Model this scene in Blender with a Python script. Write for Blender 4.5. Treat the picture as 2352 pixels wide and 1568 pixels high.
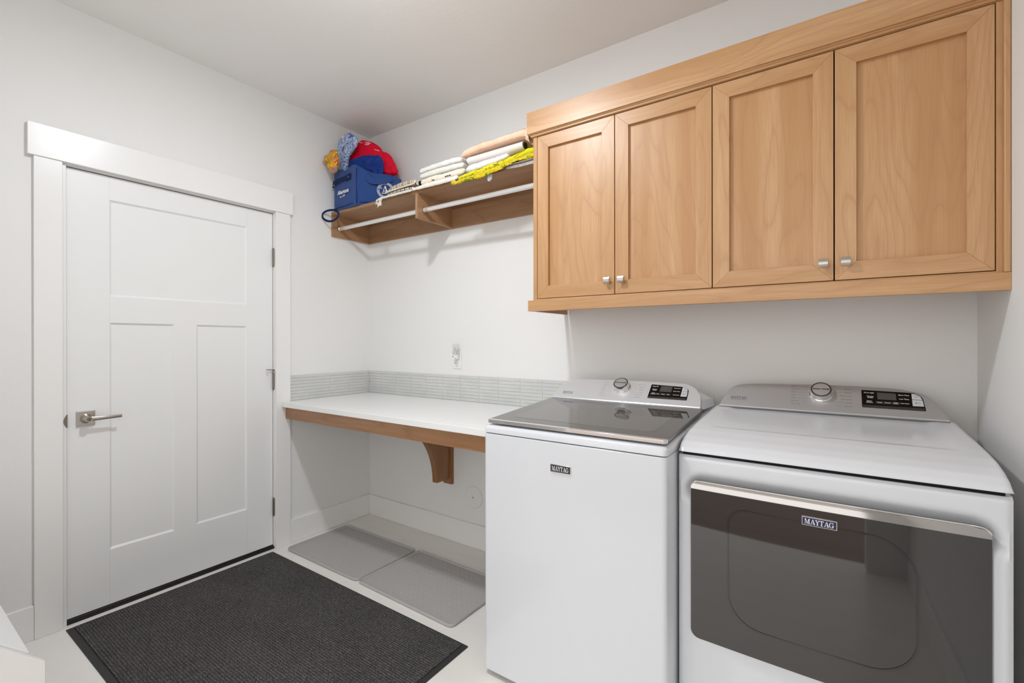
import bpy, bmesh, math, random
from mathutils import Vector, Matrix, noise
random.seed(7)
S = bpy.context.scene
for o in list(bpy.data.objects): bpy.data.objects.remove(o, do_unlink=True)
C = bpy.data.collections.new('laundry_room'); S.collection.children.link(C)
PI = math.pi
R = math.radians

# ------------------------------------------------------------------ camera, light, exposure
CAM = (2.7938, -2.2111, 1.265)
cd = bpy.data.cameras.new('camera'); cd.sensor_width = 36.0; cd.sensor_fit = 'HORIZONTAL'
cd.lens = 1060.2/2352*36.0; cd.clip_start = 0.02; cd.clip_end = 60
cam = bpy.data.objects.new('camera', cd); C.objects.link(cam)
cam.matrix_world = (Matrix.Translation(CAM) @ Matrix.Rotation(R(34.4795), 4, 'Z') @
                    Matrix.Rotation(R(90-0.0405), 4, 'X') @ Matrix.Rotation(R(-0.056), 4, 'Z'))
S.camera = cam
w = bpy.data.worlds.new('world'); S.world = w; w.use_nodes = True
w.node_tree.nodes['Background'].inputs[0].default_value = (1.0, 0.98, 0.955, 1)
w.node_tree.nodes['Background'].inputs[1].default_value = 2.05
S.view_settings.view_transform = 'Standard'; S.view_settings.look = 'None'
S.view_settings.gamma = 1.0; S.view_settings.use_curve_mapping = False
S.view_settings.exposure = 0.0

def area(name, loc, power, size, col=(1, .955, .90), shape='DISK', rot=(0, 0, 0), sy=None, spread=180):
    l = bpy.data.lights.new(name, 'AREA'); l.energy = power; l.shape = shape; l.size = size
    if sy: l.size_y = sy
    l.color = col; l.spread = R(spread)
    o = bpy.data.objects.new(name, l); o.location = loc; o.rotation_euler = rot; C.objects.link(o); return o
LAMP = (1.50, -1.34, 2.759)
LC = (.89, .945, 1.0)
area('lamp_ceiling', (LAMP[0], LAMP[1], LAMP[2]-0.062), 18, 0.14, col=LC)
pl = bpy.data.lights.new('ceiling_fill', 'POINT'); pl.energy = 9; pl.shadow_soft_size = .05; pl.color = LC
po = bpy.data.objects.new('ceiling_fill', pl); po.location = (LAMP[0], LAMP[1], LAMP[2]-.125); C.objects.link(po)  # added fill point under the fixture to lift the ceiling; no globe there

# ------------------------------------------------------------------ materials
def srgb(c):
    return tuple(((v/255)/12.92 if v/255 <= .04045 else ((v/255+.055)/1.055)**2.4) for v in c)
MATS = {}
def mat(name, col, rough=.5, metal=0, bump=None, ior=1.45, spec=.5, sheen=0, trans=0, coat=0, mottle=None, emit=0):
    m = bpy.data.materials.new(name); m.use_nodes = True
    nt = m.node_tree; b = nt.nodes['Principled BSDF']; I = b.inputs
    c = srgb(col)+(1,)
    I['Base Color'].default_value = c; I['Roughness'].default_value = rough; I['Metallic'].default_value = metal
    I['IOR'].default_value = ior; I['Specular IOR Level'].default_value = spec
    I['Sheen Weight'].default_value = sheen; I['Transmission Weight'].default_value = trans; I['Coat Weight'].default_value = coat
    if emit: I['Emission Color'].default_value = c; I['Emission Strength'].default_value = emit
    tc = nt.nodes.new('ShaderNodeTexCoord')
    if bump:
        sc, st, dist = bump
        n = nt.nodes.new('ShaderNodeTexNoise'); n.inputs['Scale'].default_value = sc; n.inputs['Detail'].default_value = 4
        nt.links.new(tc.outputs['Object'], n.inputs['Vector'])
        bm_ = nt.nodes.new('ShaderNodeBump'); bm_.inputs['Strength'].default_value = st; bm_.inputs['Distance'].default_value = dist
        nt.links.new(n.outputs['Fac'], bm_.inputs['Height']); nt.links.new(bm_.outputs[0], I['Normal'])
    if mottle:
        sc, c2, lo, hi = mottle
        n = nt.nodes.new('ShaderNodeTexNoise'); n.inputs['Scale'].default_value = sc; n.inputs['Detail'].default_value = 3
        nt.links.new(tc.outputs['Object'], n.inputs['Vector'])
        r = nt.nodes.new('ShaderNodeMapRange'); r.inputs[1].default_value = lo; r.inputs[2].default_value = hi
        nt.links.new(n.outputs['Fac'], r.inputs[0])
        mx = nt.nodes.new('ShaderNodeMix'); mx.data_type = 'RGBA'
        mx.inputs[6].default_value = c; mx.inputs[7].default_value = srgb(c2)+(1,)
        nt.links.new(r.outputs[0], mx.inputs[0]); nt.links.new(mx.outputs[2], I['Base Color'])
    MATS[name] = m
    return m

def N(nt, t, **k):
    n = nt.nodes.new(t)
    for a, v in k.items(): setattr(n, a, v)
    return n
def wood(name, axis, base=(208, 165, 120), dark=(176, 128, 84), off=(0, 0, 0), rough=.40, scale=1.0):
    """clear-finished alder/maple: contour figure of a slow noise stretched along the grain axis"""
    m = bpy.data.materials.new(name); m.use_nodes = True; nt = m.node_tree; L = nt.links
    b = nt.nodes['Principled BSDF']; b.inputs['Roughness'].default_value = rough; b.inputs['Specular IOR Level'].default_value = .5
    b.inputs['Coat Weight'].default_value = .18; b.inputs['Coat Roughness'].default_value = .34
    tc = N(nt, 'ShaderNodeTexCoord'); oi = N(nt, 'ShaderNodeObjectInfo')
    addv = N(nt, 'ShaderNodeVectorMath', operation='ADD'); cmb = N(nt, 'ShaderNodeCombineXYZ')
    mul = N(nt, 'ShaderNodeMath', operation='MULTIPLY'); mul.inputs[1].default_value = 7.0
    L.new(oi.outputs['Random'], mul.inputs[0])
    for i in range(3): L.new(mul.outputs[0], cmb.inputs[i])
    L.new(tc.outputs['Object'], addv.inputs[0]); L.new(cmb.outputs[0], addv.inputs[1])
    def mp(sa, sc):
        q = N(nt, 'ShaderNodeMapping'); v = [sc, sc, sc]; v['xyz'.index(axis)] = sa
        q.inputs['Scale'].default_value = v; q.inputs['Location'].default_value = off
        L.new(addv.outputs[0], q.inputs['Vector']); return q
    # figure
    n1 = N(nt, 'ShaderNodeTexNoise'); n1.inputs['Scale'].default_value = 1; n1.inputs['Detail'].default_value = 2.5; n1.inputs['Roughness'].default_value = .42; n1.inputs['Distortion'].default_value = .18
    L.new(mp(.80*scale, 5.0*scale).outputs[0], n1.inputs['Vector'])
    k = N(nt, 'ShaderNodeMath', operation='MULTIPLY'); k.inputs[1].default_value = 17.0; L.new(n1.outputs['Fac'], k.inputs[0])
    fr = N(nt, 'ShaderNodeMath', operation='FRACT'); L.new(k.outputs[0], fr.inputs[0])
    cr = N(nt, 'ShaderNodeValToRGB'); e = cr.color_ramp.elements
    e[0].position = 0; e[0].color = (.95, .95, .95, 1); e[1].position = 1; e[1].color = (.0, .0, .0, 1)
    a = cr.color_ramp.elements.new(.10); a.color = (.25, .25, .25, 1); a = cr.color_ramp.elements.new(.4); a.color = (0, 0, 0, 1)
    a = cr.color_ramp.elements.new(.9); a.color = (.35, .35, .35, 1); e[len(e)-1].color = (.95, .95, .95, 1)
    L.new(fr.outputs[0], cr.inputs[0])
    # broad tone and fine fibre
    n2 = N(nt, 'ShaderNodeTexNoise'); n2.inputs['Scale'].default_value = 1; n2.inputs['Detail'].default_value = 2
    L.new(mp(.7, 13).outputs[0], n2.inputs['Vector'])
    n3 = N(nt, 'ShaderNodeTexNoise'); n3.inputs['Scale'].default_value = 1; n3.inputs['Detail'].default_value = 2
    L.new(mp(9, 330).outputs[0], n3.inputs['Vector'])
    def mixc(f, c1, c2):
        x = N(nt, 'ShaderNodeMix', data_type='RGBA')
        for s, v in ((0, f), (6, c1), (7, c2)):
            if isinstance(v, (tuple, float, int)): x.inputs[s].default_value = v
            else: L.new(v, x.inputs[s])
        return x.outputs[2]
    B = srgb(base)+(1,); D = srgb(dark)+(1,); P = srgb((min(255, base[0]+10), base[1]-4, base[2]-2))+(1,)
    r2 = N(nt, 'ShaderNodeMapRange'); r2.inputs[1].default_value = .35; r2.inputs[2].default_value = .65; L.new(n2.outputs['Fac'], r2.inputs[0])
    lo = srgb((base[0]-18, base[1]-23, base[2]-28))+(1,)
    c0 = mixc(r2.outputs[0], B, lo)
    g = N(nt, 'ShaderNodeMath', operation='MULTIPLY'); g.inputs[1].default_value = .50; L.new(cr.outputs[0], g.inputs[0])
    c1 = mixc(g.outputs[0], c0, D)
    r3 = N(nt, 'ShaderNodeMapRange'); r3.inputs[1].default_value = .35; r3.inputs[2].default_value = .75; r3.inputs[4].default_value = .42; L.new(n3.outputs['Fac'], r3.inputs[0])
    c2 = mixc(r3.outputs[0], c1, D)
    L.new(c2, b.inputs['Base Color'])
    MATS[name] = m
    return m

wall_m = mat('wall_paint', (237, 236, 234), .62, bump=(55, .16, .004))
ceil_m = mat('ceiling_paint', (250, 248, 245), .75, bump=(38, .25, .004))
trim_m = mat('trim_paint', (242, 241, 239), .28, bump=(120, .03, .001))
door_m = mat('door_paint', (240, 240, 239), .33, bump=(160, .03, .001))
quartz = mat('white_quartz', (244, 244, 243), .22)
enamel = mat('white_enamel', (221, 224, 229), .18, coat=.12)
enamel2 = mat('cool_white_plastic', (222, 226, 230), .3)
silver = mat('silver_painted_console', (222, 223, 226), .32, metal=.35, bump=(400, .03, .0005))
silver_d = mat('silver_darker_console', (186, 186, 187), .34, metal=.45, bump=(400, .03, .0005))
edge_m = mat('console_edge', (150, 149, 148), .3, metal=.8)
chrome = mat('chrome', (225, 222, 220), .07, metal=1)
nickel = mat('brushed_nickel', (190, 184, 176), .30, metal=1, bump=(300, .04, .0005))
nickel_d = mat('aged_nickel', (140, 130, 120), .35, metal=1)
rodm = mat('closet_rod_metal', (232, 231, 229), .25, metal=.6)
smoke = mat('smoked_glass', (26, 23, 21), .03, ior=1.85, spec=.5)
smoke2 = mat('smoked_glass_inner', (62, 58, 54), .05, ior=1.52, spec=.6)
smoke3 = mat('smoked_glass_line', (12, 11, 10), .05, ior=1.8, spec=.5)
lidg = mat('lid_glass', (74, 71, 67), .04, ior=1.7, spec=.6)
lidw = mat('lid_window', (92, 89, 85), .03, ior=1.7, spec=.6)
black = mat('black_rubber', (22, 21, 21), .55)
blackg = mat('black_gloss', (14, 13, 14), .2)
dgrey = mat('dark_grey_panel', (62, 58, 58), .35)
lcdm = mat('lcd_grey', (84, 82, 80), .3)
btnm = mat('button_white', (205, 205, 208), .35)
ink = mat('grey_ink', (92, 92, 96), .5)
inkl = mat('light_grey_ink', (150, 150, 155), .5)
inkw = mat('white_ink', (235, 235, 235), .5)
navyb = mat('badge_navy', (34, 42, 84), .3)
blackb = mat('badge_black', (34, 34, 36), .35)
rubber = mat('grey_rubber', (178, 174, 172), .42, bump=(600, .10, .001))
grout = mat('tile_grout', (226, 224, 220), .8)
tile = mat('glazed_tile', (206, 208, 206), .14, mottle=(9, (214, 214, 210), .35, .65))
plastic = mat('white_plastic', (236, 236, 234), .35)
clearp = mat('clear_plastic', (245, 247, 247), .08, trans=.9, ior=1.25)
darkgap = mat('shadow_gap_black', (12, 10, 9), .8)
bronze = mat('threshold_bronze', (38, 35, 33), .4, metal=.3)
woodv = wood('alder_upright_grain', 'z')
woodh = wood('alder_level_grain', 'x')
woody = wood('alder_grain_to_wall', 'y')
shaded_h = wood('alder_shaded_level', 'x', base=(178, 134, 96), dark=(138, 98, 66), rough=.42)  # darker alder copies for apron and bracket; counter shade put into base colour
shaded_v = wood('alder_shaded_upright', 'z', base=(164, 118, 78), dark=(122, 84, 52), rough=.42)
shelf_h = wood('shelf_wood_level', 'x', base=(176, 139, 106), dark=(138, 100, 70), rough=.5)  # shelf copies of the same alder; shade beneath put into base colour
shelf_y = wood('shelf_wood_side', 'y', base=(182, 145, 111), dark=(144, 104, 74), rough=.5)

def terry(name, c, c2=None, sc=260, st=.9):
    return mat(name, c, .95, sheen=.5, bump=(sc, st, .0018), spec=.1, mottle=(30, c2 or tuple(max(0, v-10) for v in c), .4, .65))
t_white = terry('white_terry', (250, 248, 242)); t_white2 = terry('soft_white_terry', (246, 242, 234))
t_cream = terry('cream_terry', (250, 238, 218)); t_peach = terry('peach_terry', (255, 214, 186))
t_plush = terry('white_plush', (243, 241, 237), sc=160); t_grey = terry('pale_grey_cloth', (205, 203, 200), st=.4)
t_fringe = terry('ivory_cotton', (236, 230, 216), sc=200)
navy = mat('navy_bag_fabric', (38, 70, 132), .7, sheen=.2, bump=(420, .25, .001), spec=.25)
navy_d = mat('navy_webbing', (28, 44, 76), .8, bump=(500, .3, .001), spec=.2)
red = mat('red_bag_fabric', (236, 12, 52), .65, bump=(90, .15, .002), spec=.25)
royal = mat('royal_blue_fabric', (16, 52, 130), .6, bump=(70, .3, .003), spec=.3)
burg = mat('burgundy_cloth', (120, 34, 48), .9, spec=.1)
indigo = mat('indigo_cloth', (62, 62, 130), .9, spec=.1)
darkin = mat('dark_roll_lining', (52, 44, 38), .8)

def voro(name, cols, sc, rough=.35, alpha=None):
    m = bpy.data.materials.new(name); m.use_nodes = True; nt = m.node_tree; L = nt.links; b = nt.nodes['Principled BSDF']
    b.inputs['Roughness'].default_value = rough
    tc = N(nt, 'ShaderNodeTexCoord'); v = N(nt, 'ShaderNodeTexNoise'); v.inputs['Scale'].default_value = sc; v.inputs['Detail'].default_value = 2; v.inputs['Distortion'].default_value = 1.2
    L.new(tc.outputs['Object'], v.inputs['Vector'])
    mr = N(nt, 'ShaderNodeMapRange'); mr.inputs[1].default_value = .33; mr.inputs[2].default_value = .67; L.new(v.outputs['Fac'], mr.inputs[0])
    cr = N(nt, 'ShaderNodeValToRGB'); cr.color_ramp.interpolation = 'CONSTANT'
    els = cr.color_ramp.elements
    for i, c in enumerate(cols):
        p = i/len(cols)
        if i < 2: e = els[i]; e.position = p
        else: e = els.new(p)
        e.color = srgb(c)+(1,)
    L.new(mr.outputs[0], cr.inputs[0]); L.new(cr.outputs[0], b.inputs['Base Color'])
    if alpha: b.inputs['Transmission Weight'].default_value = alpha; b.inputs['IOR'].default_value = 1.1
    return m
floral = voro('floral_print', [(232, 60, 30), (244, 180, 16), (240, 200, 40), (240, 120, 30), (40, 140, 80), (246, 190, 20), (220, 60, 60), (150, 110, 150)], 26, .5)
filmy = voro('blue_printed_film', [(86, 92, 150), (140, 160, 205), (190, 190, 220), (96, 150, 196), (214, 214, 232), (120, 130, 190), (170, 200, 226)], 17, .12)
chart = voro('yellow_green_print', [(160, 165, 20), (226, 214, 20), (232, 200, 14), (206, 212, 18), (236, 206, 24), (228, 198, 10), (120, 140, 24)], 20, .95)
chart_f = terry('yellow_fringe', (238, 204, 30), (214, 196, 20))

def stripes(name, axis, cols, period):
    m = bpy.data.materials.new(name); m.use_nodes = True; nt = m.node_tree; L = nt.links; b = nt.nodes['Principled BSDF']
    b.inputs['Roughness'].default_value = .95; b.inputs['Specular IOR Level'].default_value = .1
    tc = N(nt, 'ShaderNodeTexCoord'); sp = N(nt, 'ShaderNodeSeparateXYZ'); L.new(tc.outputs['Object'], sp.inputs[0])
    q = N(nt, 'ShaderNodeMath', operation='DIVIDE'); q.inputs[1].default_value = period; L.new(sp.outputs['XYZ'.index(axis)], q.inputs[0])
    a = N(nt, 'ShaderNodeMath', operation='ADD'); a.inputs[1].default_value = 50; L.new(q.outputs[0], a.inputs[0])
    f = N(nt, 'ShaderNodeMath', operation='FRACT'); L.new(a.outputs[0], f.inputs[0])
    cr = N(nt, 'ShaderNodeValToRGB'); cr.color_ramp.interpolation = 'CONSTANT'; els = cr.color_ramp.elements
    for i, c in enumerate(cols):
        p = i/len(cols)
        if i < 2: e = els[i]; e.position = p
        else: e = els.new(p)
        e.color = srgb(c)+(1,)
    L.new(f.outputs[0], cr.inputs[0]); L.new(cr.outputs[0], b.inputs['Base Color'])
    return m
stripe_m = stripes('multi_stripe_cloth', 'X', [(232, 222, 200), (40, 40, 52), (228, 216, 196), (214, 140, 96), (232, 222, 200), (120, 116, 112), (230, 220, 200), (200, 130, 90), (236, 228, 210), (30, 34, 48)], .05)
check_m = stripes('cream_black_stripe_cloth', 'X', [(236, 230, 214), (236, 230, 214), (60, 66, 64), (236, 230, 214), (150, 160, 150), (230, 224, 210)], .035)

def carpet():
    m = bpy.data.materials.new('charcoal_ribbed_carpet'); m.use_nodes = True; nt = m.node_tree; L = nt.links; b = nt.nodes['Principled BSDF']
    b.inputs['Roughness'].default_value = .95; b.inputs['Specular IOR Level'].default_value = .15
    tc = N(nt, 'ShaderNodeTexCoord')
    n = N(nt, 'ShaderNodeTexNoise'); n.inputs['Scale'].default_value = 420; n.inputs['Detail'].default_value = 2; L.new(tc.outputs['Object'], n.inputs['Vector'])
    n2 = N(nt, 'ShaderNodeTexNoise'); n2.inputs['Scale'].default_value = 4.5; n2.inputs['Detail'].default_value = 5; L.new(tc.outputs['Object'], n2.inputs['Vector'])
    mp = N(nt, 'ShaderNodeMapping'); mp.inputs['Scale'].default_value = (.02, 1, 1); L.new(tc.outputs['Object'], mp.inputs['Vector'])
    wv = N(nt, 'ShaderNodeTexWave'); wv.bands_direction = 'Y'; wv.inputs['Scale'].default_value = 30; wv.inputs['Distortion'].default_value = 0
    L.new(mp.outputs[0], wv.inputs['Vector'])
    cr = N(nt, 'ShaderNodeValToRGB'); e = cr.color_ramp.elements
    e[0].position = .36; e[0].color = srgb((44, 43, 43))+(1,); e[1].position = .66; e[1].color = srgb((142, 138, 136))+(1,)
    k = cr.color_ramp.elements.new(.52); k.color = srgb((82, 80, 79))+(1,)
    L.new(n.outputs['Fac'], cr.inputs[0])
    mx = N(nt, 'ShaderNodeMix', data_type='RGBA', blend_type='MULTIPLY'); 
    r = N(nt, 'ShaderNodeMapRange'); r.inputs[3].default_value = .72; r.inputs[4].default_value = 1.15; L.new(n2.outputs['Fac'], r.inputs[0])
    r2 = N(nt, 'ShaderNodeMapRange'); r2.inputs[3].default_value = .58; r2.inputs[4].default_value = 1.12; L.new(wv.outputs['Fac'], r2.inputs[0])
    mu = N(nt, 'ShaderNodeMath', operation='MULTIPLY'); L.new(r.outputs[0], mu.inputs[0]); L.new(r2.outputs[0], mu.inputs[1])
    mx.inputs[0].default_value = 1; L.new(cr.outputs[0], mx.inputs[6]); L.new(mu.outputs[0], mx.inputs[7]); L.new(mx.outputs[2], b.inputs['Base Color'])
    ad = N(nt, 'ShaderNodeMath', operation='ADD'); L.new(wv.outputs['Fac'], ad.inputs[0]); L.new(n.outputs['Fac'], ad.inputs[1])
    bp = N(nt, 'ShaderNodeBump'); bp.inputs['Strength'].default_value = .8; bp.inputs['Distance'].default_value = .003; L.new(ad.outputs[0], bp.inputs['Height']); L.new(bp.outputs[0], b.inputs['Normal'])
    return m
carpet_m = carpet()

def floor_mat():
    m = bpy.data.materials.new('porcelain_floor_tile'); m.use_nodes = True; nt = m.node_tree; L = nt.links; b = nt.nodes['Principled BSDF']
    b.inputs['Roughness'].default_value = .33
    tc = N(nt, 'ShaderNodeTexCoord'); mp = N(nt, 'ShaderNodeMapping'); mp.inputs['Location'].default_value = (-.31, .62, 0); L.new(tc.outputs['Object'], mp.inputs['Vector'])
    br = N(nt, 'ShaderNodeTexBrick'); br.offset = .5; br.offset_frequency = 2; br.squash = 1
    I = br.inputs; I['Scale'].default_value = 1; I['Brick Width'].default_value = 1.2; I['Row Height'].default_value = .6; I['Mortar Size'].default_value = .0016; I['Mortar Smooth'].default_value = .1; I['Bias'].default_value = 0
    I['Color1'].default_value = srgb((240, 236, 230))+(1,); I['Color2'].default_value = srgb((243, 239, 234))+(1,); I['Mortar'].default_value = srgb((240, 238, 234))+(1,)
    L.new(mp.outputs[0], br.inputs['Vector'])
    n = N(nt, 'ShaderNodeTexNoise'); n.inputs['Scale'].default_value = 3; n.inputs['Detail'].default_value = 6
    mp2 = N(nt, 'ShaderNodeMapping'); mp2.inputs['Scale'].default_value = (1, 3.5, 1); L.new(tc.outputs['Object'], mp2.inputs['Vector']); L.new(mp2.outputs[0], n.inputs['Vector'])
    r = N(nt, 'ShaderNodeMapRange'); r.inputs[1].default_value = .3; r.inputs[2].default_value = .7; r.inputs[3].default_value = .96; r.inputs[4].default_value = 1.02; L.new(n.outputs['Fac'], r.inputs[0])
    mx = N(nt, 'ShaderNodeMix', data_type='RGBA', blend_type='MULTIPLY'); mx.inputs[0].default_value = 1; L.new(br.outputs['Color'], mx.inputs[6]); L.new(r.outputs[0], mx.inputs[7]); L.new(mx.outputs[2], b.inputs['Base Color'])
    bp = N(nt, 'ShaderNodeBump'); bp.invert = True; bp.inputs['Strength'].default_value = .3; bp.inputs['Distance'].default_value = .001; L.new(br.outputs['Fac'], bp.inputs['Height']); L.new(bp.outputs[0], b.inputs['Normal'])
    return m
floor_m = floor_mat()
hallwood = wood('hall_plank_floor', 'x', base=(120, 86, 62), dark=(84, 56, 38), rough=.35, scale=.6)

# ------------------------------------------------------------------ mesh helpers
class MB:
    def __init__(s): s.v = []; s.f = []; s.m = []
    def add(s, vs, fs, mi=0):
        o = len(s.v); s.v += [tuple(p) for p in vs]
        for f in fs: s.f.append([o+i for i in f]); s.m.append(mi)
        return s
    def box(s, x0, x1, y0, y1, z0, z1, mi=0):
        V = [(x0, y0, z0), (x1, y0, z0), (x1, y1, z0), (x0, y1, z0), (x0, y0, z1), (x1, y0, z1), (x1, y1, z1), (x0, y1, z1)]
        return s.add(V, [(0, 3, 2, 1), (4, 5, 6, 7), (0, 1, 5, 4), (1, 2, 6, 5), (2, 3, 7, 6), (3, 0, 4, 7)], mi)
    def prism(s, poly, a, b, mi=0):
        """poly: 3D points of one cap; a, b offset vectors for the two caps"""
        a = Vector(a); b = Vector(b); n = len(poly)
        V = [Vector(p)+a for p in poly]+[Vector(p)+b for p in poly]
        F = [tuple(range(n-1, -1, -1)), tuple(range(n, 2*n))]+[(i, (i+1) % n, n+(i+1) % n, n+i) for i in range(n)]
        return s.add(V, F, mi)
    def loft(s, rings, closed=True, caps=True, mi=0):
        n = len(rings[0]); V = [p for r in rings for p in r]; F = []
        for k in range(len(rings)-1):
            for i in range(n if closed else n-1):
                j = (i+1) % n
                F.append((k*n+i, k*n+j, (k+1)*n+j, (k+1)*n+i))
        if caps: F.append(tuple(range(n-1, -1, -1))); F.append(tuple(range((len(rings)-1)*n, len(rings)*n)))
        return s.add(V, F, mi)
    def cyl(s, p0, p1, r0, r1=None, n=24, mi=0):
        p0 = Vector(p0); p1 = Vector(p1); r1 = r0 if r1 is None else r1
        d = (p1-p0).normalized(); u = d.orthogonal().normalized(); w_ = d.cross(u)
        rg = lambda c, r: [c+(u*math.cos(2*PI*i/n)+w_*math.sin(2*PI*i/n))*r for i in range(n)]
        return s.loft([rg(p0, r0), rg(p1, r1)], mi=mi)
    def turn(s, p0, d, prof, n=32, mi=0):
        """profile [(distance along d, radius)]"""
        p0 = Vector(p0); d = Vector(d).normalized(); u = d.orthogonal().normalized(); w_ = d.cross(u)
        return s.loft([[p0+d*h+(u*math.cos(2*PI*i/n)+w_*math.sin(2*PI*i/n))*max(r, 1e-5) for i in range(n)] for h, r in prof], mi=mi)
    def tube(s, path, r, n=8, mi=0, flat=None, up=(0, 0, 1)):
        P = [Vector(p) for p in path]; rings = []
        for i, p in enumerate(P):
            t = (P[min(i+1, len(P)-1)]-P[max(i-1, 0)]).normalized()
            u = t.cross(Vector(up)); u = u.normalized() if u.length > 1e-4 else t.orthogonal().normalized(); v = u.cross(t)
            a, b = (r, r) if flat is None else flat
            rings.append([p+u*math.cos(2*PI*k/n)*a+v*math.sin(2*PI*k/n)*b for k in range(n)])
        return s.loft(rings, mi=mi)

ORG = {}
def put(name, mb, mats, parent=None, bevel=0, seg=2, smooth=True, ang=35, origin=None, sub=0):
    me = bpy.data.meshes.new(name)
    if not isinstance(mats, (list, tuple)): mats = [mats]
    V = mb.v
    if origin is None:
        xs = [p[0] for p in V]; ys = [p[1] for p in V]; zs = [p[2] for p in V]
        c = Vector(((min(xs)+max(xs))/2, (min(ys)+max(ys))/2, min(zs)))
    else: c = Vector(origin)
    me.from_pydata([tuple(Vector(p)-c) for p in V], [], mb.f)
    for m in mats: me.materials.append(m)
    for p, mi in zip(me.polygons, mb.m): p.material_index = mi
    bm = bmesh.new(); bm.from_mesh(me); bmesh.ops.recalc_face_normals(bm, faces=bm.faces); bm.to_mesh(me); bm.free()
    o = bpy.data.objects.new(name, me); C.objects.link(o)
    if smooth:
        me.polygons.foreach_set('use_smooth', [True]*len(me.polygons)); me.set_sharp_from_angle(angle=R(ang))
    if bevel:
        b = o.modifiers.new('bevel', 'BEVEL'); b.width = bevel; b.segments = seg; b.limit_method = 'ANGLE'; b.angle_limit = R(40); b.harden_normals = True
    if sub:
        q = o.modifiers.new('sub', 'SUBSURF'); q.levels = sub; q.render_levels = sub
    ORG[o.name] = c
    if parent is not None:
        o.parent = parent; o.location = c-ORG[parent.name]
    else: o.location = c
    return o
def empty(name, loc, label=None, cat=None, group=None):
    e = bpy.data.objects.new(name, None); e.empty_display_size = .1; e.location = loc; C.objects.link(e); ORG[e.name] = Vector(loc)
    if label: tag(e, label, cat, group)
    return e
def tag(o, label, cat, group=None, kind=None):
    if label: o['label'] = label
    if cat: o['category'] = cat
    if group: o['group'] = group
    if kind: o['kind'] = kind
    return o
def struct(name, mb, m, label=None, **k):
    o = put(name, mb, m, **k); o['kind'] = 'structure'
    if label: o['label'] = label
    return o

def text_verts(txt, size, bold=0.0, align='CENTER', spacing=1.0):
    cu = bpy.data.curves.new('t', 'FONT'); cu.body = txt; cu.size = size; cu.align_x = align; cu.align_y = 'CENTER'; cu.offset = bold; cu.space_character = spacing; cu.resolution_u = 3
    ob = bpy.data.objects.new('t', cu); C.objects.link(ob)
    dg = bpy.context.evaluated_depsgraph_get(); me = bpy.data.meshes.new_from_object(ob.evaluated_get(dg))
    V = [v.co.copy() for v in me.vertices]; F = [tuple(p.vertices) for p in me.polygons]
    bpy.data.objects.remove(ob, do_unlink=True); bpy.data.curves.remove(cu); bpy.data.meshes.remove(me)
    return V, F
def put_text(mb, txt, size, org, ex, ey, bold=0.0, align='CENTER', mi=0, spacing=1.0, lift=.0004, sx=1.0):
    V, F = text_verts(txt, size, bold, align, spacing)
    o = Vector(org); ex = Vector(ex).normalized(); ey = Vector(ey).normalized(); n = ex.cross(ey)
    mb.add([o+ex*p.x*sx+ey*p.y+n*lift for p in V], F, mi)
# slab-serif letters drawn from strokes, for the appliance name
def serif(ch):
    P = []
    def q(*p): P.append(list(p))
    def bar(x0, y0, x1, y1): q((x0, y0), (x1, y0), (x1, y1), (x0, y1))
    if ch == 'M':
        bar(.0, 0, .30, .08); bar(.70, 0, 1.12, .08); bar(.0, .92, .28, 1); bar(.84, .92, 1.12, 1)
        bar(.11, 0, .18, 1); bar(.84, 0, 1.02, 1); q((.12, 1), (.30, 1), (.62, .10), (.52, 0)); q((.50, 0), (.60, .0), (.92, 1), (.84, 1)); return P, 1.2
    if ch == 'A':
        bar(-.03, 0, .30, .08); bar(.52, 0, .97, .08); q((.08, .05), (.16, .05), (.50, 1), (.42, 1)); q((.42, 1), (.56, 1), (.90, .05), (.68, .05)); bar(.26, .30, .68, .38); return P, .94
    if ch == 'Y':
        bar(-.03, .92, .42, 1); bar(.60, .92, .93, 1); bar(.26, 0, .66, .08); bar(.37, .05, .56, .5); q((.05, .95), (.28, .95), (.55, .48), (.40, .42)); q((.72, .95), (.80, .95), (.55, .44), (.47, .50)); return P, .86
    if ch == 'T':
        bar(0, .90, .86, 1); bar(0, .70, .06, 1); bar(.80, .70, .86, 1); bar(.34, 0, .53, .95); bar(.22, 0, .65, .08); return P, .92
    if ch == 'G':
        n = 14
        for i in range(n):
            a0 = R(50+i*(285/n)); a1 = R(50+(i+1)*(285/n))
            f = lambda a, ro, wi: (.48+ro*math.cos(a)*.95, .5+ro*math.sin(a)*1.02)
            wi0 = .07+.11*abs(math.cos(a0)); wi1 = .07+.11*abs(math.cos(a1))
            q(f(a0, .5, 0), f(a1, .5, 0), f(a1, .5-wi1, 0), f(a0, .5-wi0, 0))
        bar(.52, .40, 1.0, .48); bar(.68, .06, .86, .45); bar(.76, .66, .84, 1.0); return P, 1.04
def put_serif(mb, txt, h, width, org, ex, ey, mi=0, lift=.0004):
    o = Vector(org); ex = Vector(ex).normalized(); ey = Vector(ey).normalized(); n = ex.cross(ey)
    tot = sum(serif(c)[1] for c in txt); sx = width/tot; x = 0
    for c in txt:
        P, wd = serif(c)
        for k, poly in enumerate(P):
            mb.add([o+ex*((x+p[0])*sx-width/2)+ey*(p[1]-.5)*h+n*(lift+k*.00001) for p in poly], [tuple(range(len(poly)))], mi)
        x += wd

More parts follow.
